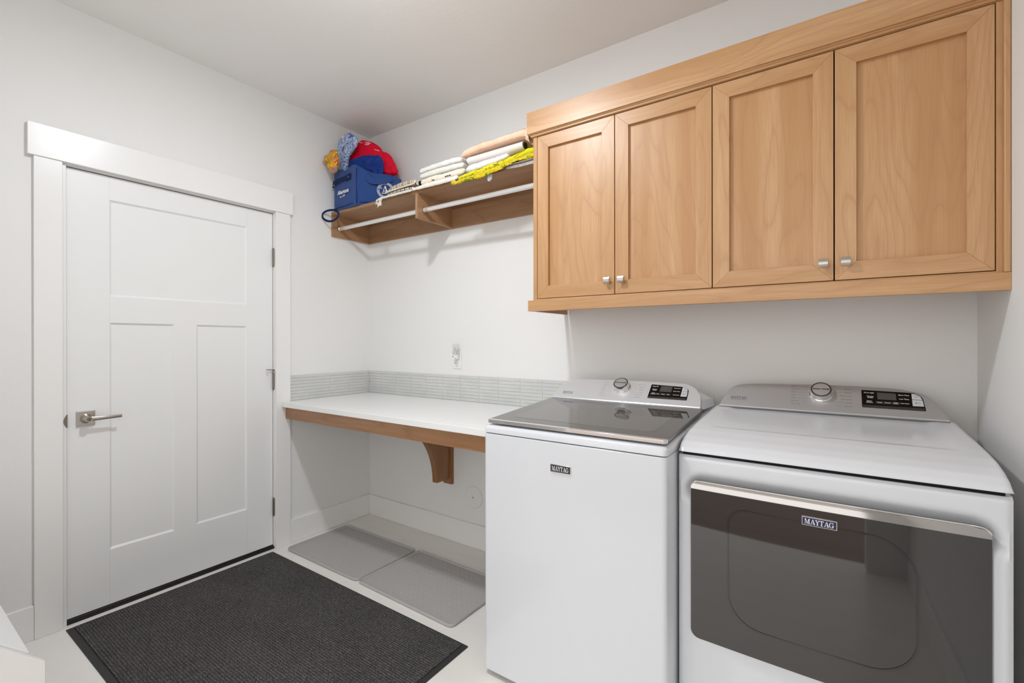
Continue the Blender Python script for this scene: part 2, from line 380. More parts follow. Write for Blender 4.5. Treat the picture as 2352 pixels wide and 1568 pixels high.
def rrect(x0, x1, z0, z1, r, n=6):
    """rounded rectangle points; r = (bl, br, tr, tl)"""
    if not isinstance(r, (tuple, list)): r = (r,)*4
    P = []
    for (cx, cz, a), rr in zip(((x0, z0, 180), (x1, z0, 270), (x1, z1, 0), (x0, z1, 90)), r):
        ccx = cx+rr*(1 if cx == x0 else -1); ccz = cz+rr*(1 if cz == z0 else -1)
        for i in range(n+1):
            t = R(a+90*i/n); P.append((ccx+rr*math.cos(t), ccz+rr*math.sin(t)))
    return P

# ------------------------------------------------------------------ the room shell
RX = 3.2135; ZC = 2.759; YF = -2.42
m = MB().box(-.14, RX+.12, YF-.12, .12, -.08, 0); struct('floor', m, floor_m, 'white rectangular floor tile', origin=(0, 0, 0), smooth=False)
m = MB().box(-.14, RX+.12, YF-.12, .12, ZC, ZC+.08); struct('ceiling', m, ceil_m, smooth=False, origin=(0, 0, ZC))
m = MB().box(-.14, RX+.12, 0, .12, 0, ZC); struct('wall_back', m, wall_m, smooth=False, origin=(0, 0, 0))
m = MB().box(RX, RX+.12, YF-.12, 0, 0, ZC); struct('wall_right', m, wall_m, smooth=False, origin=(RX, 0, 0))
D0, D1 = -1.6377, -.7113
m = MB().box(-.14, 0, YF-.12, D0-.02, 0, ZC).box(-.14, 0, D1+.02, 0, 0, ZC).box(-.14, 0, D0-.02, D1+.02, 2.066, ZC)
struct('wall_left', m, wall_m, smooth=False, origin=(0, 0, 0))
m = MB().box(0, 1.20, YF-.12, YF, 0, ZC).box(1.20, RX, YF-.12, YF, 2.45, ZC).box(3.0, RX, YF-.12, YF, 0, 2.45)  # opening widened past the doorway to admit fill light
struct('wall_front', m, wall_m, smooth=False, origin=(0, YF, 0))
# hall behind the camera, left without walls so world light enters as added fill
m = MB().box(-1.5, 5.5, -5.6, YF-.12, -.08, -.001); struct('floor_hall', m, hallwood, smooth=False, origin=(0, 0, 0))
m = MB().box(-1.5, 5.5, -4.6, YF-.12, ZC, ZC+.08); struct('ceiling_hall', m, ceil_m, smooth=False)

BH, BT = .1444, .015
def base(name, *boxes):
    m = MB()
    for b in boxes: m.box(*b)
    return struct(name, m, trim_m, bevel=.002)
base('baseboard_left', (0, BT, -.616, 0, 0, BH), (0, BT, YF, -1.746, 0, BH))
base('baseboard_back', (BT, RX-BT, -BT, 0, 0, BH))
base('baseboard_right', (RX-BT, RX, YF, 0, 0, BH))
# door casing
base('trim_1', (0, .0249, -1.7652, -.6007, 2.0558, 2.1943))
base('trim_2', (0, .0189, -1.746, -1.6563, 0, 2.0558))
base('trim_3', (0, .0189, -.7071, -.616, 0, 2.0558))
m = MB().box(-.14, .0, D0-.02, D0-.0035, 0, 2.066).box(-.14, .0, D1+.0035, D1+.02, 0, 2.066).box(-.14, .0, D0-.0035, D1+.0035, 2.049, 2.066)
m.box(-.14, -.064, D0-.0035, D0+.010, 0, 2.049).box(-.14, -.064, D1-.010, D1+.0035, 0, 2.049).box(-.14, -.064, D0, D1, 2.037, 2.049)
struct('trim_4', m, trim_m, bevel=.0012)
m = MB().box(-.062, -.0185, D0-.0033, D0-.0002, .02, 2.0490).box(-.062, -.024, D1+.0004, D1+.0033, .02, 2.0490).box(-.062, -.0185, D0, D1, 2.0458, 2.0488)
struct('trim_6', m, black, 'thin dark weatherstrip and reveal shade in the gap around the white door', smooth=False)  # black strip brought forward so it also draws the reveal's shade
m = MB().box(-.14, -.002, D0-.0035, D1+.0035, .0, .012).prism([(-.07, 0, .012), (-.012, 0, .012), (-.020, 0, .018), (-.062, 0, .018)], (0, D0-.0035, 0), (0, D1+.0035, 0))
o = struct('trim_5', m, bronze, 'dark bronze door threshold', bevel=.001)
# door with three recessed panels
def panelled(x, outer, panels, dep, slope, back):
    """front face at plane x facing +x; outer (y0,y1,z0,z1)"""
    y0, y1, z0, z1 = outer; mb = MB()
    ys = sorted({y0, y1}|{p[0] for p in panels}|{p[1] for p in panels}); zs = sorted({z0, z1}|{p[2] for p in panels}|{p[3] for p in panels})
    for a, b in zip(ys, ys[1:]):
        for c, d in zip(zs, zs[1:]):
            if any(p[0] <= a and b <= p[1] and p[2] <= c and d <= p[3] for p in panels): continue
            mb.add([(x, a, c), (x, b, c), (x, b, d), (x, a, d)], [(0, 1, 2, 3)])
    for a, b, c, d in panels:
        s = slope
        V = [(x, a, c), (x, b, c), (x, b, d), (x, a, d), (x-dep, a+s, c+s), (x-dep, b-s, c+s), (x-dep, b-s, d-s), (x-dep, a+s, d-s)]
        mb.add(V, [(0, 1, 5, 4), (1, 2, 6, 5), (2, 3, 7, 6), (3, 0, 4, 7), (4, 5, 6, 7)])
    V = [(x, y0, z0), (x, y1, z0), (x, y1, z1), (x, y0, z1), (back, y0, z0), (back, y1, z0), (back, y1, z1), (back, y0, z1)]
    mb.add(V, [(0, 1, 5, 4), (1, 2, 6, 5), (2, 3, 7, 6), (3, 0, 4, 7), (4, 5, 6, 7)])
    return mb
door = empty('door_1', (-.017, (D0+D1)/2, .0215)); door['kind'] = 'structure'; door['label'] = 'white three panel door with brushed lever handle'
DX = -.0169
P3 = [(-1.488, -.8617, 1.4785, 1.9368), (-1.488, -1.2256, .2795, 1.3545), (-1.1232, -.8615, .2795, 1.3545)]
db = panelled(DX, (D0, D1, .0215, 2.0456), P3, .0075, .009, DX-.044)
put('door_panel', db, door_m, door, smooth=False)
m = MB()
for (a, b, c, d) in ((-1.488, -1.4872, .0215, .2795), (-1.488, -1.4872, 1.9368, 2.0456), (-1.488, -1.4872, 1.3545, 1.4785), (-.862, -.8614, .0215, .2795), (-.862, -.8614, 1.9368, 2.0456)):
    m.box(DX, DX+.0002, a, b, c, d)
put('panel_joint', m, mat('joint_line', (214, 214, 212), .5), door, smooth=False)
m = MB().box(DX-.04, DX-.002, D0, D1, .012, .0222); put('door_sweep', m, black, door)
for i, (za, zb) in enumerate(((1.724, 1.833), (.972, 1.077), (.2006, .3096))):
    m = MB(); hy = -.7098; hx = -.006
    for k in range(5): m.cyl((hx, hy, za+.004+(zb-za-.008)*k/5+.0005), (hx, hy, za+.004+(zb-za-.008)*(k+1)/5-.0005), .0068, n=16)
    m.cyl((hx, hy, za), (hx, hy, zb), .0052, n=12); m.cyl((hx, hy, zb-.003), (hx, hy, zb+.002), .0068, .004, n=12); m.cyl((hx, hy, za-.004), (hx, hy, za+.002), .003, .0066, n=12)
    put('hinge', m, nickel_d, door)
m = MB().cyl((.0, -.712, 1.090), (.0, -.745, 1.094), .0022, n=8).cyl((.0, -.745, 1.094), (.006, -.760, 1.094), .0022, n=8); m.cyl((-.004, -.712, 1.084), (-.004, -.712, 1.094), .006, n=12)
s_ = put('hinge_stop', m, nickel_d, door); 
m = MB().turn((.004, -.703, 1.090), (1, -.2, 0), [(0, .006), (.008, .0075), (.012, .005)], 16); m.turn((.001, -.752, 1.087), (1, .2, -.3), [(0, .004), (.008, .006), (.010, .004)], 12)
put('stop_bumper', m, plastic, s_)
m = MB().box(DX, DX+.009, -1.6065, -1.5419, .8800, .9475); h = put('door_handle', m, nickel, door, bevel=.0015)
hc = Vector((DX+.009, -1.5742, .9135))
m = MB().turn(hc, (1, 0, 0), [(0, .0215), (.005, .0205), (.012, .0160), (.026, .0135), (.046, .0130), (.050, .0125), (.050, .010), (.0485, .010)], 32)
put('lever_neck', m, nickel, h)
m = MB(); rings = []
for k in range(13):
    t = k/12; y = hc.y+.004+.115*t; x = hc.x+.040+.004*math.sin(t*PI); hh = .0105-.0035*t; th = .0055-.0012*t
    rings.append([Vector((x+th*math.cos(a), y, hc.z+.0015+hh*math.sin(a))) for a in [2*PI*i/16 for i in range(16)]])
m.loft(rings); put('lever', m, nickel, h)
m = MB().turn(hc+Vector((.047, 0, 0)), (1, 0, 0), [(0, .0095), (.0025, .0092), (.0028, .006)], 24); put('key_cylinder', m, nickel_d, h)
m = MB().box(hc.x+.0496, hc.x+.0503, hc.y-.0009, hc.y+.0009, hc.z-.005, hc.z+.005); put('keyhole', m, black, h)
m = MB().turn((-.008, -1.6470, .9103), (1, 0, 0), [(0, .030), (.0095, .030)], 24)
st = MB().add([p for p in m.v if True], m.f); 
m = MB(); P = [(0, -1.6415-.010*math.sin(PI*i/12), .8813+.058*i/12) for i in range(13)]+[(0, -1.638, .9393), (0, -1.638, .8813)]
m.prism(P, (-.004, 0, 0), (.0012, 0, 0)); put('strike_plate', m, nickel_d, door)

# ------------------------------------------------------------------ ceiling lamp (just above the frame)
lt = empty('ceiling_light', (LAMP[0], LAMP[1], LAMP[2]-.05), 'round flush ceiling light in the middle of the laundry room', 'ceiling light')
m = MB().turn((LAMP[0], LAMP[1], LAMP[2]), (0, 0, -1), [(0, .105), (.022, .105), (.040, .09), (.046, .082)], 48); put('housing', m, trim_m, lt)
m = MB().turn((LAMP[0], LAMP[1], LAMP[2]-.046), (0, 0, -1), [(0, .080), (.003, .079)], 40); put('diffuser', m, mat('lit_diffuser', (255, 244, 230), .5, emit=1.5), lt)

# ------------------------------------------------------------------ counter
CZ, CB, CY = .8923, .8618, -.6741
ct = empty('wall_counter', (.85, -.33, CB), 'white quartz counter on a wooden apron in the corner left of the washer', 'counter')
m = MB().box(.0205, 1.694, CY, -.612, CB, CZ).box(.0005, 1.694, -.6125, -.0005, CB, CZ); put('countertop', m, quartz, ct, bevel=.002)
m = MB().box(.0195, 1.694, -.648, -.629, .787, CB); put('apron', m, shaded_h, ct, bevel=.0008)
m = MB().box(.0005, 1.694, -.020, -.0005, .800, CB).box(.0005, .0185, -.60, -.02, .80, CB); put('wall_cleat', m, shaded_h, ct, bevel=.0008)
m = MB().box(.753, .8255, -.0205, -.0005, .3588, CB); br_ = put('bracket_back', m, shaded_v, ct, bevel=.001)
arm = [(-.0205, .3935), (-.135, .3935)]
for i in range(1, 15):
    t = R(90*i/14); arm.append((-.135-.36*(1-math.cos(t))*1.0, .3935+.40*math.sin(t)))
arm += [(-.50, .8618), (-.0205, .8618)]
m = MB().prism([(0, a, b) for a, b in arm], (.770, 0, 0), (.8085, 0, 0)); put('bracket_arm', m, shaded_v, ct, bevel=.0008)

# ------------------------------------------------------------------ tile backsplash
m = MB(); z0 = CZ+.0005; z1 = 1.0515; n = 8; ph = (z1-z0)/n
m.box(.0005, 1.64, -.006, -.0005, z0, z1, 0); m.box(.0005, .006, -.6125, -.006, z0, z1, 0)
e_back = [.006]+[.1424+.1494*k for k in range(0, 11)]; e_left = [-.006, -.0355, -.1861, -.3353, -.4845, -.6125]
g = .0040
for r_ in range(n):
    a = z0+r_*ph+(.0004 if r_ == 0 else g/2); b = z0+(r_+1)*ph-g/2
    for x0, x1 in zip(e_back, e_back[1:]):
        if x0 > 1.62: continue
        m.box(x0+g/2, min(x1-g/2, 1.64), -.0092, -.0055, a, b, 1)
    for y1, y0 in zip(e_left, e_left[1:]):
        m.box(.0055, .0092, y0+(g/2 if y0 > -.6 else 0), y1-g/2-(.004 if y1 > -.01 else 0), a, b, 1)
o = put('tile_backsplash', m, [grout, tile], bevel=.0009, seg=1); tag(o, 'low pale grey stacked tile backsplash above the white counter', 'backsplash')

# ------------------------------------------------------------------ outlet, night light, round cover
out = empty('wall_outlet', (.855, 0, 1.09), 'white outlet cover plate on the back wall above the tiles', 'outlet')
m = MB().box(.8195, .8905, -.0055, -.0003, 1.091, 1.207); put('cover_plate', m, plastic, out, bevel=.0025)
m = MB()
m.prism([(x, 0, z) for x, z in rrect(.838, .872, 1.102, 1.140, .008)], (0, -.0072, 0), (0, -.005, 0)); m.prism([(x, 0, z) for x, z in rrect(.838, .872, 1.158, 1.196, .008)], (0, -.0072, 0), (0, -.005, 0))
rc = put('receptacle', m, plastic, out)
m = MB().box(.8475, .8495, -.0078, -.0071, 1.120, 1.130).box(.8605, .8625, -.0078, -.0071, 1.120, 1.128).cyl((.855, -.0078, 1.110), (.855, -.0071, 1.110), .003, n=12)
put('socket_slots', m, black, rc)
m = MB().cyl((.855, -.0066, 1.149), (.855, -.0054, 1.149), .003, n=12); put('screw', m, nickel, out)
nl = empty('night_light', (.862, -.03, 1.155), 'small clear plug-in night light in the wall outlet', 'night light')
m = MB().prism([(x, 0, z) for x, z in rrect(.845, .879, 1.150, 1.190, .010)], (0, -.034, 0), (0, -.008, 0)); put('plug_body', m, plastic, nl, bevel=.002)
m = MB(); rings = []
for k in range(9):
    z = 1.182+.066*k/8; rr = .0225*(1-.12*(k/8)**2); rings.append([(.862+rr*math.cos(R(180+180*i/16)), -.020+rr*.9*math.sin(R(180+180*i/16)), z) for i in range(17)]+[(.862+(rr-.002)*math.cos(R(360-180*i/16)), -.020+(rr-.002)*.9*math.sin(R(360-180*i/16)), z) for i in range(17)])
m.loft(rings); put('clear_shade', m, clearp, nl)
m = MB().cyl((.862, -.022, 1.190), (.862, -.022, 1.206), .0055, n=16).turn((.862, -.022, 1.206), (0, 0, 1), [(0, .0055), (.010, .006), (.018, .0035), (.021, .0008)], 16); put('bulb', m, plastic, nl)
m = MB().box(.8465, .8505, -.036, -.0338, 1.166, 1.172).cyl((.868, -.0365, 1.158), (.868, -.0335, 1.158), .0022, n=10); put('sensor', m, dgrey, nl)
rcv = empty('round_cover_plate', (.990, 0, .237), 'round white blank cover plate on the wall under the counter', 'cover plate')
m = MB().turn((.990, -.0003, .305), (0, -1, 0), [(0, .068), (.004, .068), (.008, .0645), (.010, .056), (.0105, .0)], 64); put('plate', m, plastic, rcv)
m = MB().turn((.990, -.0105, .305), (0, -1, 0), [(0, .0048), (.001, .0044)], 16); put('screw', m, nickel_d, rcv)

# ------------------------------------------------------------------ hanging shelf
SF, SB, ST = -.3161, 1.978, 2.122
sh = empty('closet_shelf', (.83, -.16, SB), 'wooden wall shelf with hanging rods between the door wall and the cabinets', 'shelf')
m = MB().box(.0005, 1.639, SF, -.0005, ST, ST+.0185); put('shelf_board', m, shelf_h, sh, bevel=.0008)
m = MB().box(.0005, .0185, SF, -.0005, SB, ST); put('side_panel', m, shelf_y, sh, bevel=.0008)
m = MB().box(.8107, .829, SF, -.0005, SB+.003, ST); put('divider', m, shelf_y, sh, bevel=.0008)
m = MB().box(.0185, 1.639, -.0185, -.0005, SB, 2.098).box(.0185, 1.639, -.010, -.0005, 2.098, ST); put('back_rail', m, shelf_h, sh, bevel=.0008)
for a, b in ((.0185, .8107), (.829, 1.639)):
    yy, zz = -.268, 2.035
    m = MB(); prof = [(yy+.0085*math.cos(2*PI*i/20), zz+.0135*math.sin(2*PI*i/20)) for i in range(20)]
    m.prism([(0, p[0], p[1]) for p in prof], (a+.004, 0, 0), (b-.004, 0, 0)); rd = put('hanging_rod', m, rodm, sh)
    for xx, sg in ((a, 1), (b, -1)):
        m = MB(); pr = [(yy+.013*math.cos(2*PI*i/20), zz+.017*math.sin(2*PI*i/20)) for i in range(20)]+[]
        m.prism([(0, p[0], p[1]) for p in pr], (xx, 0, 0), (xx+sg*.012, 0, 0)); put('rod_flange', m, chrome, rd, bevel=.001)
        m = MB().cyl((xx+sg*.012, yy, zz+.020), (xx, yy, zz+.020), .004, n=10)

# ------------------------------------------------------------------ wall cabinet
CF = -.3525
wc = empty('wall_cabinet', (2.42, -.17, 1.4068), 'wide maple wall cabinet with four shaker doors above washer and dryer', 'cabinet')
m = MB().box(1.6406, 1.6590, CF+.020, -.0005, 1.45, 2.30).box(3.190, RX-.0005, CF+.020, -.0005, 1.45, 2.30).box(1.659, 3.19, CF+.03, -.0005, 1.450, 1.468).box(1.659, 3.19, CF+.03, -.0005, 2.225, 2.243).box(1.659, 3.19, -.012, -.0005, 1.468, 2.225)
m.box(2.4225, 2.4405, CF+.03, -.012, 1.468, 2.225)
put('cabinet_box', m, woodv, wc)
m = MB().box(1.6630, 3.1850, CF+.026, CF+.030, 1.462, 2.227); put('door_gap', m, darkgap, wc, smooth=False)
m = MB().box(1.6406, 1.6608, CF, CF+.020, 1.4568, 2.30, 0).box(3.1851, RX-.0005, CF, CF+.020, 1.4568, 2.30, 0)
m.box(1.6608, 3.1851, CF, CF+.020, 1.4500, 1.4625, 1).box(1.6608, 3.1851, CF, CF+.020, 2.2255, 2.30, 1)
put('face_frame', m, [woodv, woodh], wc, bevel=.0006)
m = MB().box(3.1985, RX-.0005, CF-.012, CF-.0002, 1.4570, 2.2260); put('scribe_strip', m, woodv, wc, bevel=.004)
m = MB().box(1.6168, RX-.0005, -.3635, -.3530, 1.4068, 1.4568, 0).box(1.6168, RX-.0005, -.3530, -.335, 1.4068, 1.4495, 0)
m.box(1.6168, 1.6355, -.3350, -.0005, 1.4068, 1.4568, 1)
put('light_rail', m, [woodh, woody], wc, bevel=.0008)
# crown: front fascia and left return with a stepped bead under it
m = MB()
prof = [(-.353, 2.2262), (-.3600, 2.2262), (-.3620, 2.2290), (-.3620, 2.2330), (-.3655, 2.2340), (-.3680, 2.2385), (-.3750, 2.2385), (-.3750, 2.3390), (-.353, 2.3390)]
rings = []
for px, py in prof: pass
def crown_ring(x_is_end, front=True):
    return [Vector((x_is_end, a, b)) for a, b in prof]
r1 = [Vector((RX-.0006, a, b)) for a, b in prof]
r2 = [Vector((1.6406-(abs(a)-.3525)+(-.0), a, b)) for a, b in prof]
r3 = [Vector((1.6406-(abs(a)-.3525), -.0006, b)) for a, b in prof]
m.loft([r1, r2], mi=0); m.loft([r2, r3], mi=1)
m.box(1.625, RX-.001, -.353, -.0006, 2.305, 2.320, 0)
put('crown_moulding', m, [woodh, woody], wc, bevel=.0006)
E_ = [1.6630, 2.0456, 2.4315, 2.8080, 3.1829]; G = .0018; Z0, Z1 = 1.4650, 2.2230
SW = .0575
for i in range(4):
    a, b = E_[i]+(G if i else 0.0002), E_[i+1]-(G if i < 3 else 0.0002)
    m = MB(); f = CF; s_w = SW; bk = CF+.020
    O = [(a, Z0), (b, Z0), (b, Z1), (a, Z1)]; I_ = [(a+s_w, Z0+s_w), (b-s_w, Z0+s_w), (b-s_w, Z1-s_w), (a+s_w, Z1-s_w)]
    for k in range(4):
        j = (k+1) % 4
        m.prism([(O[k][0], 0, O[k][1]), (O[j][0], 0, O[j][1]), (I_[j][0], 0, I_[j][1]), (I_[k][0], 0, I_[k][1])], (0, f, 0), (0, bk, 0), mi=0 if k in (1, 3) else 1)
    d = put('door', m, [woodv, woodh], wc, bevel=.0007, seg=1)
    m = MB().box(a+s_w-.004, b-s_w+.004, f+.0130, f+.0180, Z0+s_w-.004, Z1-s_w+.004)
    put('door_panel', m, woodv, d, smooth=False)
    kx = (2.0162, 2.0778, 2.778, 2.8386)[i]; kz = 1.5225; m = MB()
    m.turn((kx, f, kz), (0, -1, 0), [(0, .0065), (.003, .006), (.012, .0055), (.014, .0075)], 20)
    kk = put('knob', m, nickel, d)
    m = MB(); rings = []
    for (yy, hw) in ((-.0125, .0115), (-.0155, .0132), (-.021, .0132)): rings.append([(kx+sx*hw, f+yy, kz+sz*hw) for sx, sz in ((-1, -1), (1, -1), (1, 1), (-1, 1))])
    pillow = [(kx+u*.0128, f-.021-.0032*(1-v*v), kz+v*.0128) for v in [q/4-1 for q in range(9)] for u in (-1, 1)]
    m.loft(rings)
    n0 = [(pillow[2*q], pillow[2*q+1]) for q in range(9)]
    m.add(pillow, [(2*q, 2*q+1, 2*q+3, 2*q+2) for q in range(8)])
    put('knob_face', m, nickel, kk, bevel=.0008)

# ------------------------------------------------------------------ washer
def console_frame(p0, p1):
    e = Vector((0, p1[0]-p0[0], p1[1]-p0[1])).normalized(); n = Vector((1, 0, 0)).cross(e)  # towards the viewer
    return Vector((0, p0[0], p0[1])), e, n
def smooth_poly(pts, r=.02, n=5):
    out = []; L_ = len(pts)
    for i in range(L_):
        p = Vector(pts[i][:2]); a = Vector(pts[i-1][:2]); b = Vector(pts[(i+1) % L_][:2]); rr = pts[i][2] if len(pts[i]) > 2 else r
        if rr <= 0: out.append(tuple(p)); continue
        u = (a-p); v = (b-p); l = min(rr, u.length*.48, v.length*.48); A = p+u.normalized()*l; B = p+v.normalized()*l
        for k in range(n+1):
            t = k/n; out.append(tuple((1-t)**2*A+2*t*(1-t)*p+t*t*B))
    return out
def build_console(root, p0, p1, sil, backy, backz, xl, xr, mface, dial, R0, disp, lcd, btn1, btn2, maytag, labs_l, labs_r, panel_l, panel_r, panel_b, lx, rx_, s_top, s_bot):
    O, e, n = console_frame(p0, p1)
    W = lambda x, s, h=0: Vector((x, 0, 0))+O+e*s+n*h
    poly = smooth_poly(sil)
    m = MB(); th = .014
    c = (sum(p[0] for p in poly)/len(poly), sum(p[1] for p in poly)/len(poly))
    inset = lambda d: [(p[0]+(c[0]-p[0])/math.hypot((c[0]-p[0]), (c[1]-p[1])*4+1e-9)*d*.6, p[1]+math.copysign(min(abs(c[1]-p[1]), d), c[1]-p[1])) for p in poly]
    r0 = [W(x, s, -th) for x, s in poly]; r1 = [W(x, s, -.006) for x, s in poly]; r2 = [W(x, s, -.0018) for x, s in inset(.0022)]; r3 = [W(x, s, 0) for x, s in inset(.0070)]
    m.loft([r0, r1, r2], caps=False, mi=1); m.loft([r2, r3], caps=False, mi=0)
    m.add(r3, [tuple(range(len(r3)))], 0); m.add(r0, [tuple(range(len(r0)-1, -1, -1))], 1)
    con = put('control_console', m, [mface, edge_m], root, ang=50)
    # housing behind
    hb = []; 
    for x, s in poly:
        p = W(x, s, -th); fx = xl+(x-poly_min(poly))/(poly_max(poly)-poly_min(poly))*(xr-xl)
        hb.append(Vector((fx, backy, min(p.z, backz+ (p.z-backz)*.15) if p.z > backz else p.z)))
    hf = [W(x, s, -th) for x, s in poly]
    hm = [Vector((a.x*.5+b.x*.5, a.y*.55+b.y*.45, a.z*.75+b.z*.25)) for a, b in zip(hf, hb)]
    m = MB().loft([hf, hm, hb]); put('console_housing', m, enamel, root)
    # dial
    dx, ds = dial; dc = W(dx, ds)
    m = MB().turn(dc, n, [(0, R0*1.12), (.004, R0*1.10), (.006, R0*1.02), (.024, R0*.97), (.027, R0*.94)], 48); dl = put('dial', m, chrome, con)
    m = MB().turn(dc+n*.027, n, [(0, R0*.94), (.0006, R0*.93)], 48); put('dial_ring', m, dgrey, con)
    m = MB().turn(dc+n*.0276, n, [(0, R0*.80), (.0012, R0*.78), (.0013, 0)], 48); put('dial_cap', m, mat('dial_metal', (190, 189, 188), .36, metal=.5) if 'dial_metal' not in MATS else MATS['dial_metal'], con)
    m = MB(); put_text(m, 'EXTRA POWER', R0*.19, dc+n*.0291, (1, 0, 0), e, bold=.0003, spacing=1.15); put('dial_lettering', m, blackg, con, smooth=False)
    # display panel
    dp = smooth_poly(disp)
    m = MB().prism([W(x, s) for x, s in dp], n*0, n*.0012, 0)
    x0 = min(p[0] for p in dp); x1 = max(p[0] for p in dp); s0 = min(p[1] for p in dp)
    put('display_panel', m, blackg, con, smooth=False)
    m = MB().prism([W(x0+.001, s0+.0005), W(x1-.001, s0+.0005), W(x1-.003, s0+.0105), W(x0-.0+.002, s0+.0105)], n*.0011, n*.0016); put('panel_strip', m, dgrey, con, smooth=False)
    m = MB().prism([W(*p) for p in lcd], n*.0011, n*.0018); put('screen', m, lcdm, con, smooth=False)
    for nm, bb in (('power_button', btn1), ('start_button', btn2)):
        m = MB().prism([W(*p) for p in smooth_poly(bb)], n*.0011, n*.0026); put(nm, m, btnm, con, smooth=False)
    m = MB(); bc = Vector((sum(p[0] for p in btn1)/len(btn1), sum(p[1] for p in btn1)/len(btn1)))
    for k in range(14):
        a0 = R(120+300*k/14); a1 = R(120+300*(k+1)/14)
        m.add([W(bc.x+r_*math.cos(a), bc.y+r_*math.sin(a), .0028) for r_, a in ((.0042, a0), (.0042, a1), (.0034, a1), (.0034, a0))], [(0, 1, 2, 3)])
    m.add([W(bc.x-.0004, bc.y+.001, .0028), W(bc.x+.0004, bc.y+.001, .0028), W(bc.x+.0004, bc.y+.005, .0028), W(bc.x-.0004, bc.y+.005, .0028)], [(0, 1, 2, 3)])
    put('power_symbol', m, ink, con, smooth=False); m = MB()
    bc = Vector((sum(p[0] for p in btn2)/len(btn2), sum(p[1] for p in btn2)/len(btn2)))
    m.add([W(bc.x-.006, bc.y-.003, .0028), W(bc.x, bc.y, .0028), W(bc.x-.006, bc.y+.003, .0028)], [(0, 1, 2)])
    for q in (.002, .005): m.add([W(bc.x+q, bc.y-.003, .0028), W(bc.x+q+.001, bc.y-.003, .0028), W(bc.x+q+.001, bc.y+.003, .0028), W(bc.x+q, bc.y+.003, .0028)], [(0, 1, 2, 3)])
    put('start_symbol', m, ink, con, smooth=False)
    m = MB()
    for (t_, x, s, sz) in panel_l+panel_r+panel_b: put_text(m, t_, sz, W(x, s, .002), (1, 0, 0), e, bold=.0001)
    put('panel_lettering', m, inkw, con, smooth=False)
    m = MB()
    for p in panel_b: m.prism([W(p[1]-.0105, p[2]-.005), W(p[1]+.0105, p[2]-.005), W(p[1]+.0105, p[2]+.005), W(p[1]-.0105, p[2]+.005)], n*.0011, n*.0017)
    put('option_buttons', m, dgrey, con, smooth=False)
    m = MB(); mx, ms, mw, mh = maytag
    put_serif(m, 'MAYTAG', mh, mw, W(mx, ms), (1, 0, 0), e); put_text(m, 'COMMERCIAL TECHNOLOGY', .0040, W(mx, ms-mh*.5-.0045), (1, 0, 0), e, sx=mw/.052)
    put('brand_lettering', m, ink, con, smooth=False)
    m = MB(); nl_ = len(labs_l); nr_ = len(labs_r); ik = inkl if mface is silver else ink
    for k, t_ in enumerate(labs_l):
        s = s_top-(s_top-s_bot)*k/(nl_-1); put_text(m, t_, .0055, W(lx, s), (1, 0, 0), e, align='LEFT')
        wl = .0030*len(t_); xa = lx+wl+.004; xb = dx-R0*1.25
        if xb > xa: m.add([W(xa, s-.00025, .0004), W(xb, s-.00025, .0004), W(xb, s+.00025, .0004), W(xa, s+.00025, .0004)], [(0, 1, 2, 3)])
    put('cycle_lettering', m, ik, con, smooth=False); m = MB()
    for k, t_ in enumerate(labs_r):
        s = s_top-.004-(s_top-s_bot-.006)*k/(nr_-1); put_text(m, t_, .0055, W(rx_, s), (1, 0, 0), e, align='RIGHT')
        wl = .0030*max(len(q) for q in t_.split('\n')); xb = rx_-wl-.004; xa = dx+R0*1.25
        if xb > xa: m.add([W(xa, s-.00025, .0004), W(xb, s-.00025, .0004), W(xb, s+.00025, .0004), W(xa, s+.00025, .0004)], [(0, 1, 2, 3)])
    put('cycle_lettering', m, inkl if mface is silver else ink, con, smooth=False)
    return con
def poly_min(p): return min(q[0] for q in p)
def poly_max(p): return max(q[0] for q in p)

def badge(root, x0, x1, z0, z1, y, fill, nm='badge'):
    m = MB().prism([(x, 0, z) for x, z in rrect(x0, x1, z0, z1, .001, 2)], (0, y-.0035, 0), (0, y+.0005, 0))
    b = put(nm, m, chrome, root, bevel=.0006); b['label'] = 'small rectangular name badge'
    k = .0022; m = MB().box(x0+k, x1-k, y-.0040, y-.0034, z0+k, z1-k); put('badge_field', m, fill, b, smooth=False)
    m = MB(); put_serif(m, 'MAYTAG', (z1-z0)*.58, (x1-x0)*.84, ((x0+x1)/2, y-.0040, (z0+z1)/2), (1, 0, 0), (0, 0, 1)); put('badge_lettering', m, inkw, b, smooth=False)

WX0, WX1, WY, WB = 1.7065, 2.3955, -.820, -.10
wa = empty('washing_machine', ((WX0+WX1)/2, -.46, 0), 'white top-load washing machine with smoked glass lid beside the counter', 'washing machine')
fp = rrect(WX0, WX1, WY, WB, (.016, .016, .008, .008), 6)
m = MB().loft([[Vector((x, y, z)) for x, y in fp] for z in (.020, .9165)]); put('body', m, enamel, wa, bevel=.004, ang=40)
fi = rrect(WX0+.006, WX1-.006, WY+.006, WB+.004, .012, 6)
m = MB().loft([[Vector((x, y, z)) for x, y in fi] for z in (.916, .9200)]); put('seam_filler', m, dgrey, wa)
